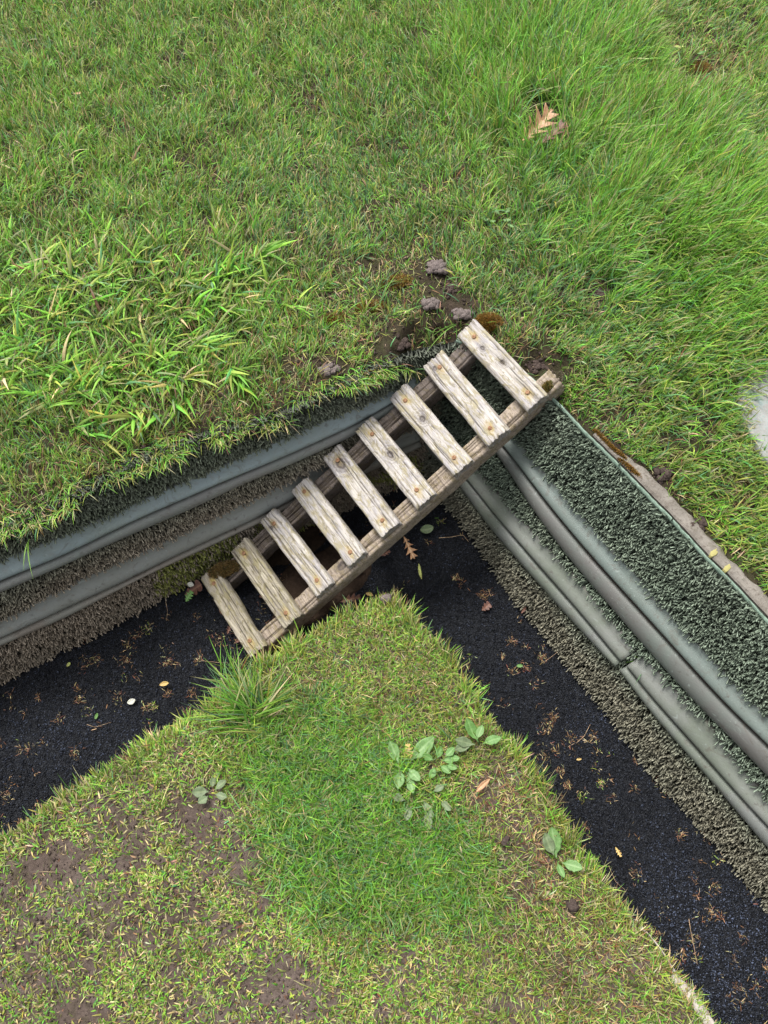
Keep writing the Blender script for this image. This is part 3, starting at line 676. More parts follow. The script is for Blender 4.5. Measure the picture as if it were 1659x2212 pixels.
# thatch: short dead stalks low down
xy2, t2, dx2, dy2 = lawn_points(90000)
k = (sm(t2, .0, .03) * (1 - blob(dx2, dy2, 1722, 872, 115, 128, 0, .08)) * (1 - .8 * zones(dx2, dy2, t2, xy2[:, 0], xy2[:, 1])['bare']) > rng.random(len(xy2))) & ((dx2 < 1240) | (t2 > .05)); xy2 = xy2[k]; n = len(xy2)
W7 = np.tile([.2, .2, .1, .2, 1.2, 1.2, .5], (n, 1))
P2 = blades(xy2, lawn_h, rng.uniform(.01, .035, n), rng.uniform(.0009, .0018, n), rng.uniform(0, 6.28, n), rng.uniform(1.1, 1.5, n), rng.normal(0, .15, n), W7, .001)
# long lush blades in clumps
parts = []
cl = []
while len(cl) < 330:
    cx, cy = rng.uniform(900, 1720), rng.uniform(-60, 800)
    p = at(cx, cy, ZT); t__, _ = lawn_t(p[:1], p[1:2]); zz = zones(np.array([cx]), np.array([cy]), t__, p[:1], p[1:2])
    if rng.random() < zz['lush'][0] * (1 - zz['bare'][0]): cl.append((p, cx, cy))
for (cx, cy) in [(1270, 230), (1290, 260), (1250, 200), (1300, 300), (1330, 330), (1230, 180), (1310, 250), (1360, 350)] * 3:
    cl.append((at(cx + rng.normal(0, 15), cy + rng.normal(0, 15), ZT), cx, cy))
for p, cx, cy in cl:
    n = int(rng.integers(12, 26)); xy_ = p[None, :2] + rng.normal(0, .011, (n, 2))
    f = .9 - 1.2 * float(sm(cy, 150, 800)) + (1.2 if cx < 1300 and cy < 330 else 0)
    azi = rng.normal(f, .55, n)
    parts.append(blades(xy_, lawn_h, rng.uniform(.05, .105, n), rng.uniform(.0018, .0032, n), azi, np.abs(rng.normal(.45, .25, n)), rng.uniform(.15, .5, n), np.tile([1.6, 1.5, .6, .5, .08, .02, .1], (n, 1)), prof=(.8, 1, .9, .6, .08), dark=.6))
V, Q, C = merge([P1, P2, PF])
tag(link('lawn_grass', mesh_np('lawn_grass', V, Q, color=C), M_grass), 'short fine green grass covering the raised upper lawn', 'grass', kind='stuff')
for _ in range(1500):
    cx, cy = rng.uniform(-60, 1700), rng.uniform(-80, 1000); p = at(cx, cy, ZT); t__, _a = lawn_t(p[:1], p[1:2])
    if t__[0] < .04 or np.hypot(cx - 1720, cy - 870) < 125: continue
    zz = zones(np.array([cx]), np.array([cy]), t__, p[:1], p[1:2])
    if rng.random() < zz['bare'][0] + .6 * zz['moss'][0] + .5 * sm(cy, 650, 850) * (cx > 700) * (cx < 1300): continue
    n = int(rng.integers(10, 22)); xy_ = p[None, :2] + rng.normal(0, .010, (n, 2)); pal_ = zz['pale'][0]
    azc = 1.5 + 2.4 * (float(fbm(p[0], p[1], 4, 97)) - .5) * 2 if cx < 1200 else rng.normal(.4, .8)
    parts.append(blades(xy_, lawn_h, rng.uniform(.030, .062, n) * (1 if cy < 700 else .8), rng.uniform(.0016, .0032, n), rng.normal(azc, .8, n), np.abs(rng.normal(.6, .3, n)), rng.uniform(.05, .4, n),
                        np.tile([1.6, 1.0, .4 + 1.2 * pal_, .8, .25, .04, .15], (n, 1)), prof=(.7, 1, .9, .5, .06), dark=.5))
V, Q, C = merge(parts)
tag(link('long_lawn_grass', mesh_np('long_lawn_grass', V, Q, color=C), M_grass), 'longer tufted bright green grass over the upper lawn, thickest and flowing at the right', 'grass', kind='stuff')
# coarse broad blades in flat rosettes
parts = []
cl = 0
while cl < 210:
    cx, cy = rng.uniform(-60, 640), rng.uniform(330, 1000)
    inside = max(blob(np.array([cx]), np.array([cy]), 230, 700, 350, 225, 6, .4)[0], .5 * blob(np.array([cx]), np.array([cy]), 130, 400, 200, 130, 0, .5)[0])
    if rng.random() > inside ** 1.5: continue
    p = at(cx, cy, ZT); t__, _ = lawn_t(p[:1], p[1:2])
    if t__[0] < .03: continue
    cl += 1
    n = int(rng.integers(5, 12)); xy_ = p[None, :2] + rng.normal(0, .012, (n, 2))
    base_az = 1.57 if cy < 560 else rng.uniform(-1.5, .6)
    azi = rng.normal(base_az, 1.1, n)
    Lc = rng.uniform(.035, .085, n) * (1.25 if cy > 560 else .9)
    parts.append(blades(xy_, lawn_h, Lc, rng.uniform(.0042, .0085, n) * (1 if cy > 480 else .75), azi, rng.uniform(.5, 1.15, n), rng.uniform(.02, .3, n),
                        np.tile([2.4, .9, .5, 1.1, .22, .02, .1], (n, 1)), prof=(.5, .95, 1, .8, .45, .05), vs=True, dark=.75, lift=.004))
for cx, cy, az_ in [(300, 900, 4.2), (320, 895, 4.9), (520, 830, 5.2), (490, 800, 5.5), (70, 770, 3.2), (40, 830, 3.5), (160, 620, 2.2), (120, 860, 4), (430, 760, 5.8), (380, 870, 4.6), (560, 560, .3), (90, 600, 2.4)]:
    n = 9; p = at(cx, cy, ZT); xy_ = p[None, :2] + rng.normal(0, .012, (n, 2))
    parts.append(blades(xy_, lawn_h, rng.uniform(.07, .12, n), rng.uniform(.006, .0095, n), rng.normal(az_, .6, n), rng.uniform(.8, 1.15, n), rng.uniform(.0, .2, n),
                        np.tile([2.8, .6, .5, 1.1, .1, .02, .1], (n, 1)), prof=(.5, .95, 1, .8, .45, .05), vs=True, dark=.8, lift=.006))
V, Q, C = merge(parts)
tag(link('coarse_grass', mesh_np('coarse_grass', V, Q, color=C, smooth=False), M_grass), 'broad bladed light green coarse grass sprawling on the left of the upper lawn', 'grass', kind='stuff')

# ---- green
def green_points(n):
    xy = sample(n, -1.15, 1.0, -.62, .75)
    t_, a = green_t(xy[:, 0], xy[:, 1]); dx, dy = todp(np.concatenate([xy, np.full((n, 1), ZG)], 1))
    k = (t_ > .001) & (dx > -90) & (dx < 1750) & (dy < 2330); return xy[k], t_[k], dx[k], dy[k]
def gz(dx, dy, t_, x, y):
    lush = np.clip(blob(dx, dy, 770, 1770, 190, 180, 15, .5) + .6 * blob(dx, dy, 640, 1630, 130, 100, 0, .6) + .6 * blob(dx, dy, 930, 1900, 130, 110, 0, .5), 0, 1)
    sparse = np.clip(blob(dx, dy, 150, 1990, 520, 330, -12, .3) + blob(dx, dy, 330, 2200, 700, 220, 0, .3), 0, 1) * (1 - lush)
    dead = np.clip(blob(dx, dy, 1090, 1745, 95, 75, 45, .4) + blob(dx, dy, 1140, 1850, 55, 80, -10, .5) + .5 * blob(dx, dy, 1270, 2060, 160, 150, 40, .5) + .8 * blob(dx, dy, 1130, 1920, 35, 55, 0, .4), 0, 1)
    rim = sm(t_, .07, .01)
    return lush, sparse, dead, rim
xy, t_, dx, dy = green_points(420000)
lush, sparse, dead, rimz = gz(dx, dy, t_, xy[:, 0], xy[:, 1])
p1 = fbm(xy[:, 0], xy[:, 1], 26, 110, 4); p2 = fbm(xy[:, 0], xy[:, 1], 7, 114)
den = .75 * (1 - sparse) + sparse * (.14 + .95 * sm(fbm(xy[:, 0], xy[:, 1], 42, 116, 3), .34, .60) * (.35 + .8 * sm(p2, .28, .5)))
bare = np.clip(blob(dx, dy, 110, 1880, 75, 55, -20, .4) + blob(dx, dy, 285, 1810, 45, 45, 0, .5) + blob(dx, dy, 420, 1740, 70, 40, -20, .5) + .8 * blob(dx, dy, 300, 2000, 130, 60, -30, .5) + blob(dx, dy, 190, 2190, 70, 30, 0, .5) + .8 * blob(dx, dy, 600, 2110, 90, 40, 0, .5) + blob(dx, dy, 1225, 1960, 16, 13, 0, .4) + blob(dx, dy, 1100, 2170, 60, 20, 0, .4), 0, 1)
den = den * (1 - .55 * lush) * (1 - .85 * bare) * (1 - .55 * dead) * (.7 + .5 * sm(p1, .3, .5)); den = np.maximum(den, rimz * .8 * (1 - .75 * sm(dx, 1340, 1400) * sm(fbm(dx, dy, .02, 195), .42, .6)))
k = rng.random(len(xy)) < den * .8
xy, t_, dx, dy, lush, sparse, dead, rimz = [a[k] for a in (xy, t_, dx, dy, lush, sparse, dead, rimz)]; n = len(xy)
L = rng.uniform(.013, .030, n) * (1 + 1.0 * lush) * (1 - .33 * sparse) * (1 + 1.1 * sm(fbm(xy[:, 0], xy[:, 1], 30, 119), .35, .65) * rimz * (1 - .5 * sm(dx, 1250, 1400)))
Wd = rng.uniform(.0012, .0026, n) * (1 + .45 * sparse)
outdir = np.arctan2(xy[:, 1] - GC[1], xy[:, 0] - GC[0])
azi = np.where(rng.random(n) < rimz * .7, outdir + rng.normal(0, .6, n), 1.9 + 2.5 * (fbm(xy[:, 0], xy[:, 1], 6, 118) - .5) + rng.normal(0, 1.6, n))
t0 = np.abs(rng.normal(.75, .35, n)) + .25 * sparse; dt = rng.normal(.25, .25, n)
W7 = np.zeros((n, 7)); W7[:, 0] = 1.1 + 1.0 * lush; W7[:, 1] = .30 + 1.8 * lush; W7[:, 2] = .12 + 1.2 * lush; W7[:, 3] = 1.1 + .9 * rimz - 1.1 * lush; W7[:, 4] = .75 + .2 * sparse + 1.6 * dead; W7[:, 5] = .25 + 2.0 * dead; W7[:, 6] = .9
W7[:, 4:6] *= (1 - .75 * lush)[:, None]
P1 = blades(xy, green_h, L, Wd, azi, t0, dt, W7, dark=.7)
xy2, t2, dx2, dy2 = green_points(60000); l2, s2, d2, r2 = gz(dx2, dy2, t2, xy2[:, 0], xy2[:, 1])
k = rng.random(len(xy2)) < .35 + .65 * d2 - .15 * s2; xy2 = xy2[k]; n = len(xy2)
P2 = blades(xy2, green_h, rng.uniform(.008, .022, n), rng.uniform(.0007, .0014, n), rng.uniform(0, 6.28, n), rng.uniform(1.2, 1.5, n), rng.normal(0, .15, n), np.tile([.1, .1, .1, .2, 1.2, 1.5, .2], (n, 1)), .001)
# longer strands in the lush patch and hanging over the rim
parts = [P1, P2]
xy3, t3, dx3, dy3 = green_points(60000); l3, s3, d3, r3 = gz(dx3, dy3, t3, xy3[:, 0], xy3[:, 1])
k = rng.random(len(xy3)) < np.maximum(l3 * .18, .10 * r3 * (dx3 < 1300)); xy3 = xy3[k]; r3 = r3[k]; n = len(xy3); od = np.arctan2(xy3[:, 1] - GC[1], xy3[:, 0] - GC[0])
parts.append(blades(xy3, green_h, rng.uniform(.03, .065, n), rng.uniform(.0014, .0024, n), np.where(rng.random(n) < r3, od + rng.normal(0, .5, n), rng.uniform(0, 6.28, n)), rng.uniform(.6, 1.2, n), rng.uniform(.0, .3, n), np.tile([1.2, 1.5, 1.2, .4, .1, .02, .2], (n, 1)), prof=(.8, 1, .9, .6, .08)))
kc = 0
while kc < 420:
    cx, cy = rng.uniform(520, 1060), rng.uniform(1480, 2060); p = at(cx, cy, ZG); l4 = gz(np.array([cx]), np.array([cy]), np.array([.2]), p[:1], p[1:2])[0][0]
    if rng.random() > l4 + .03: continue
    kc += 1; n = int(rng.integers(10, 24)); xy_ = p[None, :2] + rng.normal(0, .012, (n, 2)); az0 = rng.uniform(0, 6.28)
    parts.append(blades(xy_, green_h, rng.uniform(.028, .062, n), rng.uniform(.0015, .0027, n), rng.normal(az0, 1.0, n), rng.uniform(.35, 1.2, n), rng.uniform(.05, .4, n), np.tile([1.1, 1.7, 1.5, .3, .12, .02, .1], (n, 1)), prof=(.8, 1, .9, .6, .08), dark=.45))
xs, ts, dxs, dys = green_points(60000); ls, ss, ds, rs = gz(dxs, dys, ts, xs[:, 0], xs[:, 1])
ks = rng.random(len(xs)) < (.035 * (1 - ss) * (1 - ls) * (dys < 2000)) + .01; xs = xs[ks]; n = len(xs)
parts.append(blades(xs, green_h, rng.uniform(.03, .06, n), rng.uniform(.0013, .0022, n), rng.uniform(0, 6.28, n), rng.uniform(.5, 1.2, n), rng.uniform(.0, .35, n), np.tile([1.3, 1.2, .9, .9, .4, .05, .2], (n, 1)), prof=(.8, 1, .9, .6, .08)))
V, Q, C = merge(parts)
tag(link('green_grass', mesh_np('green_grass', V, Q, color=C), M_grass), 'closely mown yellow green turf with bare brown patches on the lower green', 'grass', kind='stuff')

# ------------------------------------------------------------------ ditch crumb and litter
def in_ditch(x, y):
    a, _ = lawn_t(x, y); b_, _ = green_t(x, y); return (b_ < -.0)
n = 330000
xy = sample(n, -1.35, 1.35, -.85, 1.25); dx, dy = todp(np.concatenate([xy, np.zeros((n, 1))], 1))
k = in_ditch(xy[:, 0], xy[:, 1]) & (dx > -60) & (dx < 1720) & (dy < 2290)
fl = np.concatenate([bankL[0], bankR[0][1:]]); fa = np.arctan2(fl[:, 0] - LC[0], fl[:, 1] - LC[1]); fr = np.hypot(fl[:, 0] - LC[0], fl[:, 1] - LC[1])
aX = np.arctan2(xy[:, 0] - LC[0], xy[:, 1] - LC[1]); o_ = np.argsort(fa)
k &= np.hypot(xy[:, 0] - LC[0], xy[:, 1] - LC[1]) < np.interp(aX, fa[o_], fr[o_]) + .02
xy, dx, dy = xy[k], dx[k], dy[k]; n = len(xy)
sz = rng.uniform(.0008, .0021, n)
tet = np.array([(1, 1, 1), (1, -1, -1), (-1, 1, -1), (-1, -1, 1)], float)
rot = rng.normal(0, 1, (n, 4)); rot /= np.linalg.norm(rot, axis=1, keepdims=True); a, b_, c_, d_ = rot.T
Rm = np.stack([np.stack([1 - 2 * (c_ * c_ + d_ * d_), 2 * (b_ * c_ - a * d_), 2 * (b_ * d_ + a * c_)], -1), np.stack([2 * (b_ * c_ + a * d_), 1 - 2 * (b_ * b_ + d_ * d_), 2 * (c_ * d_ - a * b_)], -1), np.stack([2 * (b_ * d_ - a * c_), 2 * (c_ * d_ + a * b_), 1 - 2 * (b_ * b_ + c_ * c_)], -1)], 1)
asp = np.stack([rng.uniform(.6, 1.7, n), rng.uniform(.5, 1, n), rng.uniform(.4, .9, n)], 1)
Vt = np.einsum('nij,nkj->nki', Rm, tet[None] * asp[:, None] * sz[:, None, None])
Vt += np.stack([xy[:, 0], xy[:, 1], ditch_h(xy[:, 0], xy[:, 1]) + sz * .4], -1)[:, None]
fc = np.array([(0, 1, 2), (0, 3, 1), (0, 2, 3), (1, 3, 2)])[None] + (np.arange(n) * 4)[:, None, None]
pale = np.clip(blob(dx, dy, 1560, 2050, 130, 170, 30, .6) + .6 * blob(dx, dy, 1440, 1900, 60, 90, 0, .6) + .5 * blob(dx, dy, 190, 1600, 150, 60, 0, .6) + .4 * blob(dx, dy, 1290, 1570, 50, 50, 0, .6), 0, 1) * (.3 + fbm(xy[:, 0], xy[:, 1], 40, 130))
g = (.004 + .010 * rng.random(n) ** 2 + (rng.random(n) < .20) * .06 * rng.random(n) + pale * rng.random(n) ** 2 * .15)
cc = np.stack([g * .78, g * .95, g * 1.45], 1)
tag(link('rubber_crumb', mesh_np('rubber_crumb', Vt.reshape(-1, 3), None, fc.reshape(-1, 3), color=np.repeat(cc, 4, 0)), M_crumb), 'loose black rubber crumb filling the ditch floor', 'rubber crumb', kind='stuff')
# root and moss crumbs, tiny stalks
cl = []
nb = 0
parts = []
while nb < 210:
    cx, cy = rng.uniform(-40, 1680), rng.uniform(1050, 2230); p = at(cx, cy, 0.004)
    if not in_ditch(p[:1], p[1:2])[0]: continue
    a_ = math.atan2(p[0] - LC[0], p[1] - LC[1]); r_ = math.hypot(p[0] - LC[0], p[1] - LC[1])
    if r_ > np.interp(a_, fa[o_], fr[o_]) - .004: continue
    nb += 1; n = int(rng.integers(4, 16)) if rng.random() < .65 else 30; s = rng.uniform(.004, .011)
    xy_ = p[None, :2] + rng.normal(0, s, (n, 2))
    kk = rng.random()
    W = [0, 0, 0, 0, .45, 1.6, .0] if kk < .88 else [.1, .1, 0, .3, .5, .5, .6]
    parts.append(blades(xy_, lambda x, y: ditch_h(x, y) + .003, rng.uniform(.004, .015, n), rng.uniform(.0008, .0020, n), rng.uniform(0, 6.28, n), rng.uniform(.9, 1.5, n), rng.normal(.1, .5, n), np.tile(W, (n, 1)), dark=.8))
V, Q, C = merge(parts)
tag(link('plant_litter', mesh_np('plant_litter', V, Q, color=C), M_grass), 'scattered brown root scraps and moss crumbs on the black ditch floor', 'litter', kind='stuff')

# mud under the ladder
def mound(name, cx, cy, z, rx, ry, h, mat, rot=0, seed=0, n_=40, rough=.5, hf=None):
    c = at(cx, cy, z); th = np.linspace(0, 2 * math.pi, n_, endpoint=False); q_ = np.linspace(0, 1, 14)
    V = []
    for f in q_:
        for a in th:
            rad = f * (1 + .35 * (vn(math.cos(a) * 2 + seed, math.sin(a) * 2, 1, 140) - .5) * 2 + .12 * (vn(math.cos(a) * 6 + seed, math.sin(a) * 6, 1, 141) - .5))
            x = rx * rad * math.cos(a); y = ry * rad * math.sin(a); xr = x * math.cos(rot) - y * math.sin(rot); yr = x * math.sin(rot) + y * math.cos(rot)
            zz = h * (1 - f ** 2) * (.7 + rough * float(fbm(xr + seed, yr, 90, 142))) - (.012 if f == 1 else 0)
            V.append((xr, yr, zz))
    return link(name, mesh_np(name, np.array(V), grid_quads(len(q_), n_, True), smooth=True), mat, loc=c)
tag(mound('mud', 690, 1255, .001, .20, .085, .014, M_mud, .75, 3), kind='structure')
tag(mound('mud_patch', 640, 1180, .001, .10, .06, .010, M_mud, .75, 9), kind='structure')

# ------------------------------------------------------------------ clods (worm casts)
def clod(cx, cy, z, spread, n, size, label, mat=M_clod, rot=0, name='soil_clump', hf=None):
    c = at(cx, cy, z); parts = []; o_ = 0; V = []; Q = []
    nu, nv = 7, 9
    for k in range(n):
        pale_ = label and 'pale' in label or label and 'knobbly' in label; r = size * (1.7 if pale_ else 1.25) * rng.uniform(.55, 1.25); px, py = float(np.clip(rng.normal(), -1.4, 1.4)) * spread[0] * .85, float(np.clip(rng.normal(), -1.4, 1.4)) * spread[1] * .85
        pxr = px * math.cos(rot) - py * math.sin(rot); pyr = px * math.sin(rot) + py * math.cos(rot)
        pz = r * .5 + max(0, (1 - (px / (spread[0] * 1.6)) ** 2 - (py / (spread[1] * 1.6)) ** 2)) * size * 1.2
        u = np.linspace(0.02, math.pi - .02, nu); v = np.linspace(0, 2 * math.pi, nv, endpoint=False); U_, V_ = np.meshgrid(u, v, indexing='ij')
        rad = r * (1 + .45 * (rng.random((nu, nv)) - .5)); rad[0] = rad[0, 0]; rad[-1] = rad[-1, 0]
        S = np.stack([np.sin(U_) * np.cos(V_) * rad * rng.uniform(.8, 1.3) + pxr, np.sin(U_) * np.sin(V_) * rad + pyr, np.cos(U_) * rad * .8 + pz], -1).reshape(-1, 3)
        V.append(S); Q.append(grid_quads(nu, nv, True) + o_); o_ += nu * nv
    o = link(name, mesh_np(name, np.concatenate(V), np.concatenate(Q)[:, ::-1], smooth=True), M_clod_d if (label and 'dark' in label or 'brown' in label or 'crumbs' in label) else mat, loc=c)
    return tag(o, label, 'soil', 'crumbly soil clumps on the lawn')
hz = lambda cx, cy: float(lawn_h(*[np.array([q]) for q in at(cx, cy, ZT)[:2]])[0]) - .004
for cx, cy, sp, n, s, lab, r in [
    (945, 580, (.016, .012), 60, .0042, 'knobbly worm cast mound, topmost of the soil clumps above the ladder', 0),
    (978, 625, (.018, .010), 60, .0042, 'dark soil clump just right of the worm casts above the ladder', .3),
    (930, 660, (.014, .009), 45, .0042, 'pale crumbly clump left of the ladder top among moss', 0),
    (1000, 682, (.014, .009), 55, .0042, 'pale crumbly clump touching the top rung of the ladder', 0),
    (1160, 790, (.018, .016), 60, .005, 'dark broken soil between the top rung and the side rail end', .4),
    (860, 750, (.020, .009), 80, .0048, 'dark soil crumbling over the turf edge left of the ladder top', .5),
    (712, 800, (.017, .010), 45, .0045, 'soil clump on the left bank edge below the mossy patch', .2),
    (1430, 1030, (.013, .012), 14, .0075, 'flat brown soil lump on the concrete edging', .2),
    (1505, 1132, (.013, .010), 24, .005, 'soil crumbs by the concrete edging, lower down the strip', .2),
    (1510, 858, (.014, .006), 26, .004, 'small worm cast in the grass near the white slab', -.2),
    (790, 45, (.008, .006), 24, .0036, 'worm cast at the top middle of the lawn', 0),
    (680, 33, (.007, .005), 16, .0036, 'small dark worm cast at the top left of the lawn', 0),
    (1213, 490, (.012, .009), 30, .0038, 'worm cast half hidden in the grass below the oak leaves', 0),
    (1300, 640, (.016, .012), 34, .0042, 'dark soil crumbs in a thin spot right of the ladder top', 0),
    (868, 175, (.007, .006), 18, .0034, 'small worm cast below the bare patch at the top', 0),
    (870, 410, (.010, .004), 18, .0036, 'small dark soil crumbs in the middle of the lawn', 0)]:
    clod(cx, cy, hz(cx, cy) + (.008 if 'pale' in lab or 'knobbly' in lab else 0), sp, n, s, lab, rot=r)
clod(1235, 1960 + 0, ZG, (.004, .004), 3, .008, 'brown stone like lump on the green near the ditch')
clod(1225, 1868, ZG + .002, (.003, .003), 3, .006, 'small grey lump among mown grass right of the lush patch') if False else None
clod(948, 1318 - 35 + 30, ZG, (.003, .003), 3, .007, 'small soil lump on the tip of the green') if False else None
o = clod(1090, 1808 + 8, ZG + .002, (.004, .004), 4, .0065, 'small brown soil lump on the green beside the dead patch')
# lump at the green tip
clod(838, 1296, ZG + .002, (.006, .004), 8, .006, 'pale stony lump buried in the tip of the green')

# loose soil crumbs on the bare spots
def crumbs(xy, hf, smin, smax, name, label, mat):
    n = len(xy); sz = rng.uniform(0, 1, n) ** 3 * (smax - smin) + smin
    oc = np.array([(1, 0, 0), (-1, 0, 0), (0, 1, 0), (0, -1, 0), (0, 0, 1), (0, 0, -1)], float)
    Vt = oc[None] * (rng.uniform(.6, 1.4, (n, 6, 1))) * sz[:, None, None] + rng.normal(0, .25, (n, 6, 3)) * sz[:, None, None]
    Vt += np.stack([xy[:, 0], xy[:, 1], hf(xy[:, 0], xy[:, 1]) + sz * .3], -1)[:, None]
    f = np.array([(0, 2, 4), (2, 1, 4), (1, 3, 4), (3, 0, 4), (2, 0, 5), (1, 2, 5), (3, 1, 5), (0, 3, 5)])[None] + (np.arange(n) * 6)[:, None, None]
    tag(link(name, mesh_np(name, Vt.reshape(-1, 3), None, f.reshape(-1, 3), smooth=True), mat), label, 'soil', kind='stuff')
xy, t_, dx, dy = lawn_points(120000); zb = zones(dx, dy, t_, xy[:, 0], xy[:, 1])['bare'] + .10 + .8 * (t_ < .02) * (dx < 1000)
k = (rng.random(len(xy)) < zb * .6) & ((dx < 1240) | (t_ > .03)) & (np.hypot(dx - 1722, dy - 872) > 125); crumbs(xy[k], lawn_h, .0010, .0058, 'soil_crumbs', 'dark soil crumbs strewn between the grass of the upper lawn', M_clod_d)
xy, t_, dx, dy = green_points(60000); l_, s_, d_, r_ = gz(dx, dy, t_, xy[:, 0], xy[:, 1])
k = rng.random(len(xy)) < .10 + .75 * s_; crumbs(xy[k], green_h, .0007, .0038, 'fine_soil_crumbs', 'fine brown soil crumbs on the bare patches of the green', M_clod_d)

# ------------------------------------------------------------------ moss cushions
def moss(name, cx, cy, z, rx, ry, h, n, cols, label, rot=0, cat='moss', parent=None, group='moss cushions', thick=.0012, length=(.004, .009)):
    c = at(cx, cy, z); a = rng.uniform(0, 6.28, n); r = np.sqrt(rng.random(n)) * (1 + .25 * (vn(np.cos(a) * 2, np.sin(a) * 2, 1, 150) - .5)); px = rx * r * np.cos(a); py = ry * r * np.sin(a)
    x = px * math.cos(rot) - py * math.sin(rot); y = px * math.sin(rot) + py * math.cos(rot); zz = h * (1 - np.minimum(r, 1) ** 2) * (.7 + .6 * fbm(x + 5, y, 120, 151))
    P = np.stack([x, y, zz], 1); azi = np.arctan2(y, x) + rng.normal(0, 1.2, n)
    U = np.tile([0, 0, 1.], (n, 1)); D = np.stack([np.cos(azi), np.sin(azi), np.zeros(n)], 1); S = np.stack([-np.sin(azi), np.cos(azi), np.zeros(n)], 1)
    cc = np.array(cols)[rng.integers(0, len(cols), n)] * rng.uniform(.6, 1.4, n)[:, None]
    V, Q, C = strips(P, U, D, S, rng.uniform(*length, n), np.full(n, thick), np.abs(rng.normal(.5, .4, n)), rng.normal(.3, .3, n), [1, 1, .4], cc * .4, cc)
    o = link(name, mesh_np(name, V, Q, color=C), M_grass, loc=c)
    if label: tag(o, label, cat, group)
    return o
RUST = [(.26, .115, .015), (.20, .10, .02), (.30, .17, .03), (.12, .10, .02)]; OLV = [(.13, .13, .03), (.20, .15, .03), (.09, .10, .02), (.22, .12, .04)]
moss('moss_cushion', 1052, 700, ZT + .005, .036, .026, .018, 3800, RUST, 'rusty orange moss cushion against the top rung', .4)
for cx, cy, rx, ry, nn_, lab in [(850, 612, .05, .022, 1500, 'golden moss patch left of the worm casts'), (800, 665, .04, .02, 1100, 'golden brown moss patch on the bank above the ladder'), (720, 690, .035, .018, 800, 'thin brown moss patch, leftmost above the ladder'), (1508, 150, .04, .03, 1200, 'dark rusty moss patch at the top right of the lawn')]:
    moss('moss_patch', cx, cy, hz(cx, cy) + .004, rx, ry, .008, nn_, RUST + [(.30, .22, .04)], lab, .2, group='moss patches in the lawn')
moss('moss_cushion', 487, 1230, .082, .042, .020, .007, 2600, [(.16, .10, .03), (.20, .13, .04), (.10, .10, .03), (.26, .15, .06)], 'brown green moss cushion on the lower end of the ladder', .3)
moss('moss_cushion', 1181, 838, .462, .022, .008, .010, 1200, OLV, 'olive moss tuft on the end of the top rung', .9)
moss('moss_cushion', 1196, 822, .452, .022, .014, .006, 1300, [(.11, .08, .06), (.14, .11, .07), (.10, .10, .04)], 'dirty moss crust on the upper end of the side rail', .9)
for cx, cy, rx, rt in [(1360, 1012, .035, -.85), (1330, 975, .030, -.8), (1302, 948, .030, -.9)]:
    moss('moss_seam', cx, cy, ZT + .001, rx, .005, .005, 700, RUST, ['golden moss line in the joint of the edging, lowest stretch', 'golden moss line in the joint of the edging, middle stretch', 'golden moss line in the joint of the edging, top stretch'][[1360, 1330, 1302].index(cx)], rt, group='moss in the edging joint', length=(.003, .006))

# ------------------------------------------------------------------ edging, kerb, slab
def ribbon(name, inner, wfun, ztop, zbot, mat, side, taper=0, n=None, z_wob=.002, seed=0):
    n = len(inner); tn = np.gradient(inner, axis=0); nn = np.stack([-tn[:, 1], tn[:, 0], 0 * tn[:, 0]], 1); nn /= np.linalg.norm(nn, axis=1, keepdims=True); nn *= side
    wd = wfun(np.linspace(0, 1, n))[:, None]; across = np.linspace(0, 1, 7)
    rows = [np.concatenate([inner[:, :2], np.full((n, 1), zbot)], 1)]
    for f in across:
        p = inner + nn * wd * f; z = ztop + z_wob * (fbm(p[:, 0], p[:, 1], 60, 160 + seed) - .5) * 2 - (.003 if f in (0, 1) else 0); rows.append(np.stack([p[:, 0], p[:, 1], z], 1))
    p = inner + nn * wd; rows.append(np.stack([p[:, 0], p[:, 1], np.full(n, zbot)], 1))
    V = np.stack(rows, 1); c = V[n // 2, 1].copy(); m_ = V.shape[1]; V = V - c
    me = bpy.data.meshes.new(name); F = [tuple(int(i) for i in f) for f in grid_quads(n, m_, True)] + [tuple(range(m_)), tuple((n - 1) * m_ + k for k in reversed(range(m_)))]
    me.from_pydata([tuple(v) for v in V.reshape(-1, 3)], [], F); me.update()
    return link(name, me, mat, loc=c)
tr = bankR[1]; dxe, dye = todp(tr); s0 = int(np.argmin(np.abs(dxe - 1272)))
tn = np.gradient(tr, axis=0); nn = np.stack([tn[:, 1], -tn[:, 0], 0 * tn[:, 0]], 1); nn /= np.linalg.norm(nn, axis=1, keepdims=True)
if nn[s0 + 20, 0] < 0: nn = -nn
inner = (tr + nn * .009)[s0:]
sidec = 1
tnn = np.gradient(inner, axis=0); chk = np.stack([-tnn[:, 1], tnn[:, 0]], 1)[10]; sidec = 1 if chk @ nn[s0 + 10, :2] > 0 else -1
o = ribbon('concrete_edging', inner, lambda u: (.008 + .018 * sm(u, 0, .10)) + .018 * (fbm(u * 40, u * 0, 1, 165) - .3), ZT + .004, ZT - .12, M_conc, sidec)
tag(o, 'weathered concrete edging strip along the top of the right turf bank', 'edging')
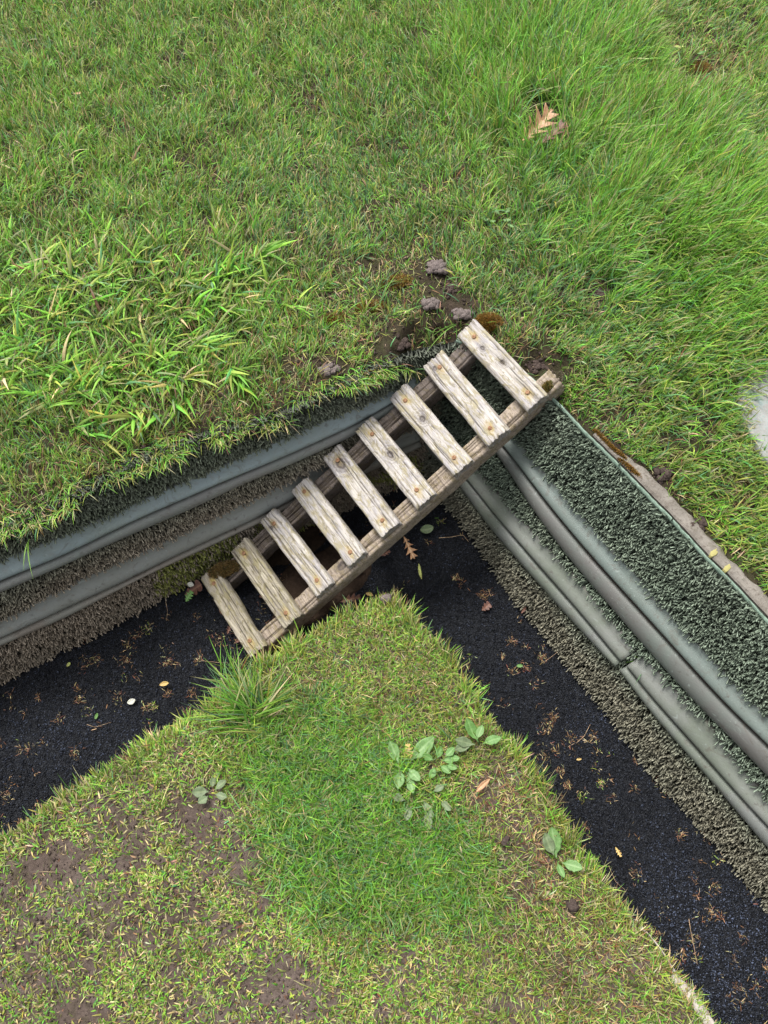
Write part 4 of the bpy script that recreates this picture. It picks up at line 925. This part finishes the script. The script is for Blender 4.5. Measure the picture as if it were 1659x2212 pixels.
# pale flaking lichen on the edging
for cx, cy, lab in [(1531, 1196, 'yellow leaf shaped lichen spot on the edging, upper of the two'), (1560, 1228, 'yellow leaf shaped lichen spot on the edging, lower of the two')]:
    o = mound('lichen_spot', cx + 12, cy - 2, ZT + .006, .010, .0055, .0010, None, .9, cx, 24); m_, t_2, b_2 = newmat('lichen yellow'); b_2.inputs['Base Color'].default_value = (.30, .27, .10, 1); b_2.inputs['Roughness'].default_value = .9; o.data.materials.append(m_)
    tag(o, lab, 'lichen', 'lichen spots on the edging')
gdx, gdy = todp(ge); i0 = int(np.argmin(np.hypot(gdx - 1375, gdy - 1990)))
inn = ge[i0:].copy(); tnn = np.gradient(inn, axis=0); nk = np.stack([-tnn[:, 1], tnn[:, 0]], 1); toc = GC - inn[:, :2]
o = ribbon('kerb_board', inn + np.concatenate([-(toc / np.linalg.norm(toc, axis=1, keepdims=True)) * .004, np.zeros((len(inn), 1))], 1), lambda u: .003 + .018 * sm(fbm(u * 22, u * 0, 1, 167), .42, .65), ZG + .004, -.01, M_kerb, 1 if (nk[5] @ toc[5]) > 0 else -1, seed=3)
tag(o, 'pale concrete kerb showing at the edge of the green, bottom right', 'kerb')
# white slab
sp = np.array([at(x, y, ZT + .012) for x, y in SLABP]); sp2 = []
for i in range(len(sp)):
    a, b_ = sp[i], sp[(i + 1) % len(sp)]
    for f in np.linspace(0, 1, 6, endpoint=False): sp2.append(a * (1 - f) + b_ * f + np.append(rng.normal(0, .0015, 2), 0))
sp2 = np.array(sp2); c = sp2.mean(0); m_ = len(sp2)
rings = [np.concatenate([sp2[:, :2], np.full((m_, 1), ZT - .03)], 1), sp2 - [0, 0, .004], c + (sp2 - c) * .985]
rings += [c + (sp2 - c) * f for f in (.7, .35, .02)]
o = link('paving_slab', mesh_np('paving_slab', np.concatenate(rings) - c, grid_quads(len(rings), m_, True), smooth=False), M_slab, loc=c)
tag(o, 'white painted slab with turquoise tinge lying in the lawn at the right edge', 'slab')

# ------------------------------------------------------------------ leaves
def leaf_material(name, base, vein, spot, transl=.15):
    m, t, b = newmat(name); v = mapping(t, (1, 1, 1)); s = sep(t, attr(t).outputs['Color'])
    n1 = noise(t, 120, 5, .6, v); c = mix(t, ramp(t, n1, [(.4, 0), (.65, .8)]), base, spot); c = mix(t, s[0], c, vein)
    t.links.new(c, b.inputs['Base Color']); b.inputs['Roughness'].default_value = .55; b.inputs['Specular IOR Level'].default_value = .35; bump(t, b, n1, .4, .001)
    return m
M_oakdry = leaf_material('dry oak leaf', (.38, .215, .11), (.50, .34, .20), (.24, .115, .055))
M_oakred = leaf_material('red brown leaf', (.13, .058, .04), (.20, .10, .06), (.07, .035, .028))
M_leafgreen = leaf_material('broad weed leaf', (.085, .19, .04), (.15, .26, .085), (.07, .15, .035))
M_leafpale = leaf_material('pale weed leaf', (.115, .22, .065), (.19, .29, .12), (.09, .17, .05))
M_leafold = leaf_material('fading green leaf', (.11, .155, .075), (.16, .20, .10), (.08, .10, .05))
M_willow = leaf_material('yellowing leaf', (.30, .36, .09), (.45, .45, .15), (.16, .12, .05))
M_petal = leaf_material('white petal', (.48, .48, .42), (.52, .52, .46), (.36, .35, .27))
M_leafyel = leaf_material('yellow brown leaf', (.50, .36, .12), (.55, .42, .2), (.33, .18, .06))
def leaf_mesh(kind, L, W, curl=.2, bend=.3, seed=0, ns=44):
    rg = np.random.default_rng(seed); t_ = np.linspace(0, 1, ns); m_ = 9
    if kind == 'oak': env = np.sin(np.pi * np.clip(t_ * .96 + .02, 0, 1)) ** .7; lob = np.abs(np.sin(t_ * math.pi * 4.0)) ** 1.3; wd = env * (.22 + .78 * lob); slant = .10 * lob
    elif kind == 'pinoak': env = np.sin(np.pi * np.clip(t_ * .94 + .03, 0, 1)) ** .6 * (.75 + .5 * t_); saw = (t_ * 4.2 + .15) % 1; wd = env * (.14 + .86 * saw ** 1.5); slant = .08 * saw
    elif kind == 'toothed': env = np.sin(np.pi * np.clip(t_ * .97 + .015, 0, 1)) ** .6; wd = env * (.92 + .10 * ((t_ * 12) % 1)); slant = .0 * t_
    elif kind == 'plantain': wd = np.sin(np.pi * np.clip(t_, 0.02, .995) ** 1.2) ** .8 * .95 + .05 * (1 - t_); wd = np.where(t_ < .22, .10 + (wd - .10) * (t_ / .22) ** 2, wd); slant = 0 * t_
    elif kind == 'willow': wd = np.sin(np.pi * np.clip(t_ * .98 + .01, 0, 1)) ** .8; slant = 0 * t_
    else:
        env = np.sin(np.pi * np.clip(t_ * .96 + .02, 0, 1)) ** .5 * (.55 + .6 * t_); lob = np.abs(np.sin(t_ * math.pi * 3.0)) ** .8; wd = env * (.35 + .65 * lob); slant = .08 * lob
    q_ = np.linspace(-1, 1, m_)
    T, Qq = np.meshgrid(t_, q_, indexing='ij'); Wv = wd[:, None] * W / 2
    jit = 1 + (.3 if kind == 'plantain' else .12) * (vn(T * 9, np.sign(Qq) * 3 + seed, 1, 170) - .5)
    x = T * L + np.abs(Qq) ** 2 * slant[:, None] * L; y = Qq * Wv * jit
    z = curl * np.abs(y) ** 1.5 * 12 * math.copysign(1, curl) * abs(curl) * 2 + .0025 * (vn(x * 90 + seed, y * 90, 1, 171) - .5) + bend * L * (T - .3) ** 2 * .8 + np.abs(Qq) * .0008
    y = y + .04 * L * np.sin(T * 2.6 + seed)
    vein = np.zeros(T.shape); vein[:, m_ // 2] = 1; 
    vein = np.maximum(vein, .55 * ((T * 12 - np.abs(Qq) * 1.5) % 1 < .16))
    C_ = np.stack([vein, 0 * vein, 0 * vein], -1)
    return mesh_np('leaf', np.stack([x, y, z], -1).reshape(-1, 3), grid_quads(ns, m_), color=C_.reshape(-1, 3), smooth=True)
def leaf(name, cx, cy, z, kind, L, W, heading, mat, label=None, tilt=(0, 0), curl=.25, bend=.3, seed=0, group=None, parent=None, cat='leaf', stalk=True):
    me = leaf_mesh(kind, L, W, curl, bend, seed)
    p = at(cx, cy, z) if parent is None else np.array([cx, cy, z])
    o = link(name, me, mat, parent=parent, loc=p); o.rotation_euler = (tilt[0], tilt[1], heading)
    md = o.modifiers.new('thickness', 'SOLIDIFY'); md.thickness = .0004
    if label: tag(o, label, cat, group)
    return o
G1 = 'dead leaves lying about the lawn and ditch'
R = math.radians
zl = lambda cx, cy: hz(cx, cy) + .014
leaf('oak_leaf', 1128, 305, zl(1150, 280) + .034, 'pinoak', .118, .078, R(48), M_oakdry, 'large pale tan oak leaf lying in the hollow of long grass', (.25, -.2), .35, .2, 3, G1)
leaf('oak_leaf', 1160, 312, zl(1180, 300) + .034, 'pinoak', .090, .055, R(28), M_oakred, 'darker brown oak leaf tucked beneath the pale tan one', (-.1, -.25), .3, .3, 5, G1)
leaf('oak_leaf', 1122, 292, zl(1130, 300) + .016, 'oak', .050, .04, R(-60), M_leafyel, 'orange brown leaf scrap left of the pale tan oak leaf', (.1, 0), .4, .3, 6, G1)
leaf('oak_leaf', 1105, 262, zl(1105, 262) - .008, 'oak', .05, .035, R(110), M_oakred, 'dark leaf half buried in grass above the oak leaves', (.1, 0), .3, .3, 7, G1)
leaf('oak_leaf', 870, 1160, .012, 'pinoak', .070, .034, R(-62), M_oakdry, 'light brown lobed leaf on the black ditch below the ladder', (.1, .05), .35, .25, 8, G1)
bpy.context.view_layer.update()
leaf('willow_leaf', 904, 1218, .010, 'willow', .046, .008, R(-78), M_willow, 'narrow yellow green leaf at the tip of the lobed brown one', (.1, 0), .3, .3, 9, G1)
leaf('round_leaf', 908, 1145, .013, 'toothed', .036, .025, R(8), M_leafold, 'faded green toothed leaf on the black ditch beside the ladder', (.15, -.1), .3, .2, 10, G1)
leaf('maple_leaf', 1040, 1318, .012, 'maple', .028, .026, R(35), M_oakred, 'small red brown lobed leaf in the right arm of the ditch', (.1, 0), .3, .2, 11, G1)
leaf('maple_leaf', 400, 1285, .012, 'maple', .052, .042, R(25), M_oakred, 'curled dark red leaf beside the ladder foot, under a green sprig', (.2, -.25), .4, .3, 12, G1)
leaf('parsley_leaf', 402, 1300, .030, 'oak', .030, .022, R(60), M_leafgreen, 'fresh green lobed leaf with a white petal left of the ladder foot', (.1, -.2), .2, .2, 13, G1)
leaf('petal', 405, 1262, .032, 'toothed', .018, .013, R(-10), M_petal, 'white petal on the dark red leaf left of the ladder foot', (.1, -.1), .3, .2, 14, cat='petal')
for k, (cx, cy, L_, hd, lab) in enumerate([
    (484, 1330, .034, 110, 'dark red leaf beside the lowest rung, upper of three'), (492, 1370, .026, 80, 'dark red leaf beside the lowest rung, middle of three'), (508, 1388, .026, 40, 'dark red leaf beside the lowest rung, lowest of three'),
    (470, 1215, .030, 80, 'orange brown leaf standing behind the moss at the ladder foot'), (452, 1222, .024, 10, 'orange brown leaf lying left of the moss at the ladder foot'),
    (735, 1300, .055, 8, 'long brown leaf in the mud between ladder and green'), (790, 1282, .022, -20, 'small brown leaf in the mud at the tip of the green'), (705, 1268, .045, 70, 'brown leaf in the mud right of the ladder'),
    (755, 1240, .04, 30, 'brown leaf at the mud edge below the side rail'), (820, 1200, .030, 20, 'dark leaf peeping from under the side rail'), (690, 1150, .04, 60, 'brown leaf on the ditch floor seen between the middle rungs'),
    (735, 1090, .05, 30, 'brown leaf under the ladder below the sixth rung gap'), (820, 1050, .05, 15, 'long brown leaf under the ladder near the bank'), (640, 1230, .045, 50, 'brown leaf in the mud seen between the lower rungs'),
    (560, 1290, .04, 20, 'dark brown leaf seen in the gap above the lowest rung'), (1125, 1325, .02, 50, 'small brown leaf against the foot of the right turf bank'), (1245, 1640, .012, 0, 'tiny orange leaf scrap in the right arm of the ditch'),
    (1330, 1830, .022, -70, 'small tan husk in the right arm of the ditch, low down'), (345, 1480, .025, 10, 'tan leaf scrap on the left arm of the ditch')]):
    leaf('dead_leaf', cx, cy, .016 + .004 * (k % 2), 'oak' if k % 2 else 'willow', L_, L_ * .45, R(hd), M_oakred if k not in (3, 4, 16, 17, 18, 6) else M_leafyel, lab, (.2, -.15), .4, .4, 20 + k, G1)
leaf('small_leaf', 275, 1518, .008, 'toothed', .020, .014, R(20), M_petal, 'small cream petal like scrap on the left arm of the ditch', (.1, 0), .3, .3, 60, cat='petal')
leaf('small_leaf', 205, 1553, .008, 'toothed', .014, .008, R(70), M_leafgreen, 'tiny green leaf on the left arm of the ditch', (.1, 0), .3, .3, 61)
leaf('small_leaf', 145, 1440, .008, 'toothed', .012, .008, R(60), M_willow, 'tiny yellow green leaf near the left turf bank', (.1, 0), .3, .3, 63)
leaf('small_leaf', 1116, 1438, .007, 'toothed', .015, .009, R(-5), M_leafgreen, 'small oval green leaf on the right arm of the ditch', (.1, 0), .3, .3, 62)
leaf('dead_leaf', 1030, 1712, ZG + .02, 'willow', .040, .011, R(45), M_oakdry, 'tan leaf lying on the dead patch of the green', (0, 0), .4, .3, 64, G1)
leaf('dead_leaf', 540, 470, zl(540, 470) + .004, 'oak', .022, .010, R(50), M_oakred, 'small red brown leaf in the middle left of the lawn', (0, 0), .4, .3, 65, G1)
leaf('dead_leaf', 158, 203, zl(158, 203) + .012, 'willow', .028, .007, R(5), M_oakdry, 'small tan leaf in the grass at the top left', (0, 0), .4, .3, 66, G1)
leaf('dead_leaf', 1485, 375, zl(1485, 375) + .018, 'willow', .04, .014, R(15), M_oakdry, 'brown leaf among long grass at the right', (0, 0), .4, .3, 67, G1)
leaf('green_leaf', 1455, 100, zl(1455, 100) + .014, 'willow', .03, .012, R(-15), M_willow, 'yellowing broad leaf at the top right of the lawn', (0, 0), .2, .3, 68, cat='leaf')
leaf('green_leaf', 1505, 117, zl(1505, 117) + .014, 'willow', .03, .011, R(15), M_leafgreen, 'bright green broad leaf beside the moss at the top right', (0, 0), .2, .3, 69, cat='leaf')

def rosette(cx, cy, z, specs, label, kind='plantain'):
    p = at(cx, cy, z); rt = empty('broadleaf_weed', p, label, 'weed', 'broad leaved weeds on the green')
    for k, (ox, oy, hd, L_, W_, mt) in enumerate(specs):
        q_ = at(cx + ox, cy + oy, z) - p
        leaf('leaf', q_[0], q_[1], .008 + .0025 * (k % 4), kind if mt is not M_leafyel else 'oak', L_ * 1.02, W_ * .98, R(hd), mt, parent=rt, tilt=(rng.normal(0, .15), -.12), curl=.15, bend=.15, seed=100 + k + int(cx))
G_, PL, OL = M_leafgreen, M_leafpale, M_leafold
rosette(875, 1655, ZG + .006, [(15, -8, 48, .070, .034, PL), (-12, -5, 118, .050, .026, PL), (-8, 10, -100, .040, .024, PL), (8, 6, -50, .035, .022, PL), (10, -15, 95, .030, .022, M_leafyel), (5, 20, -75, .040, .02, PL)],
        'pale green toothed rosette weed in the middle of the green')
rosette(945, 1640, ZG + .004, [(0, 0, 75, .026, .017, G_), (10, 5, 10, .03, .018, G_), (15, -4, 40, .028, .018, G_), (-10, 5, 150, .026, .017, G_), (5, 14, -40, .028, .016, G_), (-8, 18, -110, .026, .016, G_), (25, 2, 5, .022, .015, G_), (18, 15, -15, .024, .014, G_)],
        'small dark leaved weed cluster right of the pale rosette')
rosette(915, 1730, ZG + .004, [(0, 0, -60, .04, .018, OL), (-25, 15, -120, .03, .018, OL), (20, -20, 20, .025, .015, OL), (-40, 0, 160, .028, .018, OL), (0, 22, -70, .04, .018, OL), (35, 0, -40, .03, .015, OL)],
        'dull green weed leaves lying below the pale rosette')
rosette(1030, 1605, ZG + .008, [(0, 0, 112, .055, .026, G_), (-5, 5, 165, .045, .022, OL), (12, 5, 20, .042, .022, G_), (0, -5, 70, .032, .018, PL), (-12, 5, -160, .04, .02, OL)], 'broad plantain by the right edge of the green')
rosette(1198, 1858, ZG + .006, [(0, -5, 95, .058, .036, PL), (5, 5, -75, .030, .014, G_), (14, 5, -20, .040, .024, PL), (-4, -10, 112, .045, .026, OL)], 'plantain with large pale leaf low on the right side of the green')
rosette(452, 1712, ZG + .004, [(0, 0, 178, .034, .024, OL), (15, -4, 40, .03, .018, OL), (0, 8, -140, .024, .018, OL), (15, 6, -10, .028, .016, OL), (8, -10, 90, .02, .014, OL)], 'flattened grey green weed on the thin left side of the green')
rosette(1085, 480, hz(1085, 480) + .012, [(0, 0, -10, .020, .014, PL), (10, 10, -50, .020, .014, PL), (-15, 5, 200, .018, .013, PL), (-8, -8, 130, .020, .014, PL), (-30, 0, 170, .02, .014, PL), (6, -12, 60, .018, .012, PL)], 'small pale lobed weed in the middle of the upper lawn', kind='oak')
leaf('dock_leaf', 640, 1395, .06, 'plantain', .050, .030, R(140), M_leafgreen, 'broad dark green leaf in the ditch shade below the side rail', (.1, -.2), .2, .3, 95)

# ------------------------------------------------------------------ tufts and stems
def tuft(cx, cy, z, n, Lr, Wr, label, az=(0, 6.28), tilt=(.3, .9), w=(1.6, 1.4, .8, .4, .15, .02, .1), spread=.012, name='grass_tuft', curve=(.1, .3)):
    p = at(cx, cy, z); xy_ = rng.normal(0, spread, (n, 2))
    V, Q, C = blades(xy_, lambda x, y: 0 * x, rng.uniform(*Lr, n), rng.uniform(*Wr, n), rng.uniform(az[0], az[1], n), rng.uniform(*tilt, n), rng.uniform(*curve, n), np.tile(w, (n, 1)), prof=(.8, 1, .95, .75, .4, .05), vs=True, dark=.6)
    o = link(name, mesh_np(name, V, Q, color=C), M_grass, loc=p); return tag(o, label, 'grass tuft', 'separate grass tufts')
tuft(548, 1545, ZG, 190, (.06, .165), (.0024, .0040), 'spiky grass tuft hanging over the ditch left of the tip of the green', (.1, 3.5), (.45, 1.15), spread=.02)
tuft(510, 1470, ZG, 50, (.04, .10), (.002, .0034), 'smaller grass tuft on the green edge under the ladder foot', (.6, 3.2), (.6, 1.1), spread=.018)
tuft(1390, 1428, .155, 26, (.03, .075), (.002, .0032), 'small weed tuft growing from the joint in the lower right rail', (0, 6.28), (.5, 1.3), w=(.9, .9, 1.4, .4, .3, .25, .1), spread=.006)
tuft(1180, 300, hz(1180, 300), 14, (.06, .10), (.003, .004), 'upright pale grass blades standing over the oak leaves', (0, 6.28), (.1, .5), spread=.014)
tuft(150, 330, hz(150, 330), 30, (.05, .09), (.005, .008), 'broad bladed tuft at the upper left of the lawn', (.5, 2.6), (.3, .9), spread=.02)
tuft(475, 500, hz(475, 500), 10, (.05, .08), (.004, .007), 'upright yellow green blade tuft above the coarse grass', (1.2, 1.9), (.2, .7), w=(1, .3, .2, 1.4, .4, .02, .1), spread=.006)
for k, (cx, cy, L_, a_, lab) in enumerate([(62, 1165, .11, -1.2, 'single long grass blade bent down across the left rails'), (985, 700, .13, -2.2, 'single long blade hanging beside the top rung')]):
    n = 2; p = at(cx, cy, ZT - .03 if k == 0 else ZT + .02)
    V, Q, C = blades(rng.normal(0, .002, (n, 2)), lambda x, y: 0 * x, np.array([L_, L_ * .7]), np.array([.0032, .0024]), np.array([a_, a_ - .3]), np.array([1.0, 1.1]), np.array([.18, .2]), np.tile([1, .6, 1, 0, 0, 0, 0], (n, 1)), prof=(.8, 1, .95, .75, .4, .05), vs=True)
    tag(link('long_grass_strand', mesh_np('long_grass_strand', V, Q, color=C), M_grass, loc=p), lab, 'grass blade', 'lone long grass blades')
m, t, b = newmat('dry stem'); M_stem = m
n_ = noise(t, 80, 3, .5, mapping(t, (1, 1, 1))); t.links.new(ramp(t, n_, [(.3, (.30, .17, .10)), (.7, (.48, .36, .22))]), b.inputs['Base Color']); b.inputs['Roughness'].default_value = .7
def stem(pts, z, r, label):
    P = smooth_poly(pts, 24); W3 = np.array([at(x, y, z + .004 * math.sin(k * .5)) for k, (x, y) in enumerate(P)]); c = W3[12].copy()
    V = []
    for k in range(24):
        d = W3[min(k + 1, 23)] - W3[max(k - 1, 0)]; d /= np.linalg.norm(d); s = np.cross(d, [0, 0, 1]); u_ = np.cross(s, d); rr_ = r * (1 - .5 * k / 24)
        for a in np.linspace(0, 2 * math.pi, 6, endpoint=False): V.append(W3[k] - c + (s * math.cos(a) + u_ * math.sin(a)) * rr_)
    tag(link('dry_stem', mesh_np('dry_stem', np.array(V), grid_quads(24, 6, True), smooth=True), M_stem, loc=c), label, 'stem', 'thin dry stems')
stem([(948, 1162), (975, 1160), (1000, 1155), (1012, 1170)], .012, .0008, 'thin reddish curved stem beside the right bank foot')
stem([(1245, 1605), (1262, 1590), (1275, 1565)], .010, .0008, 'curved tan stem in the middle of the right ditch arm')
stem([(1176, 1430), (1200, 1412), (1212, 1400)], .010, .0006, 'thin pale straight stem near the right turf bank')
stem([(1488, 1985), (1492, 2010), (1500, 2050), (1506, 2082)], .010, .0008, 'thin tan straw lying low in the right ditch arm')
stem([(1315, 1705 + 165), (1330, 1905), (1350, 1922)], .010, .0006, 'bent tan stem in the ditch opposite the kerb')
stem([(358, 1300), (362, 1320), (360, 1340)], .010, .0008, 'orange dry stem left of the ladder on the black ditch')
stem([(435, 1405 + 22), (470, 1431), (492, 1432)], .010, .0006, 'pale straight stem left of the lowest rung')
stem([(188, 1565), (205, 1571), (240, 1560)], .010, .0006, 'forked pale stem in the left arm of the ditch')
stem([(0, 352), (14, 345), (28, 338)], ZT + .035, .0012, 'short grey stick at the left edge of the lawn')
print('done building; polys', sum(len(o.data.polygons) for o in bpy.data.objects if o.type == 'MESH'))
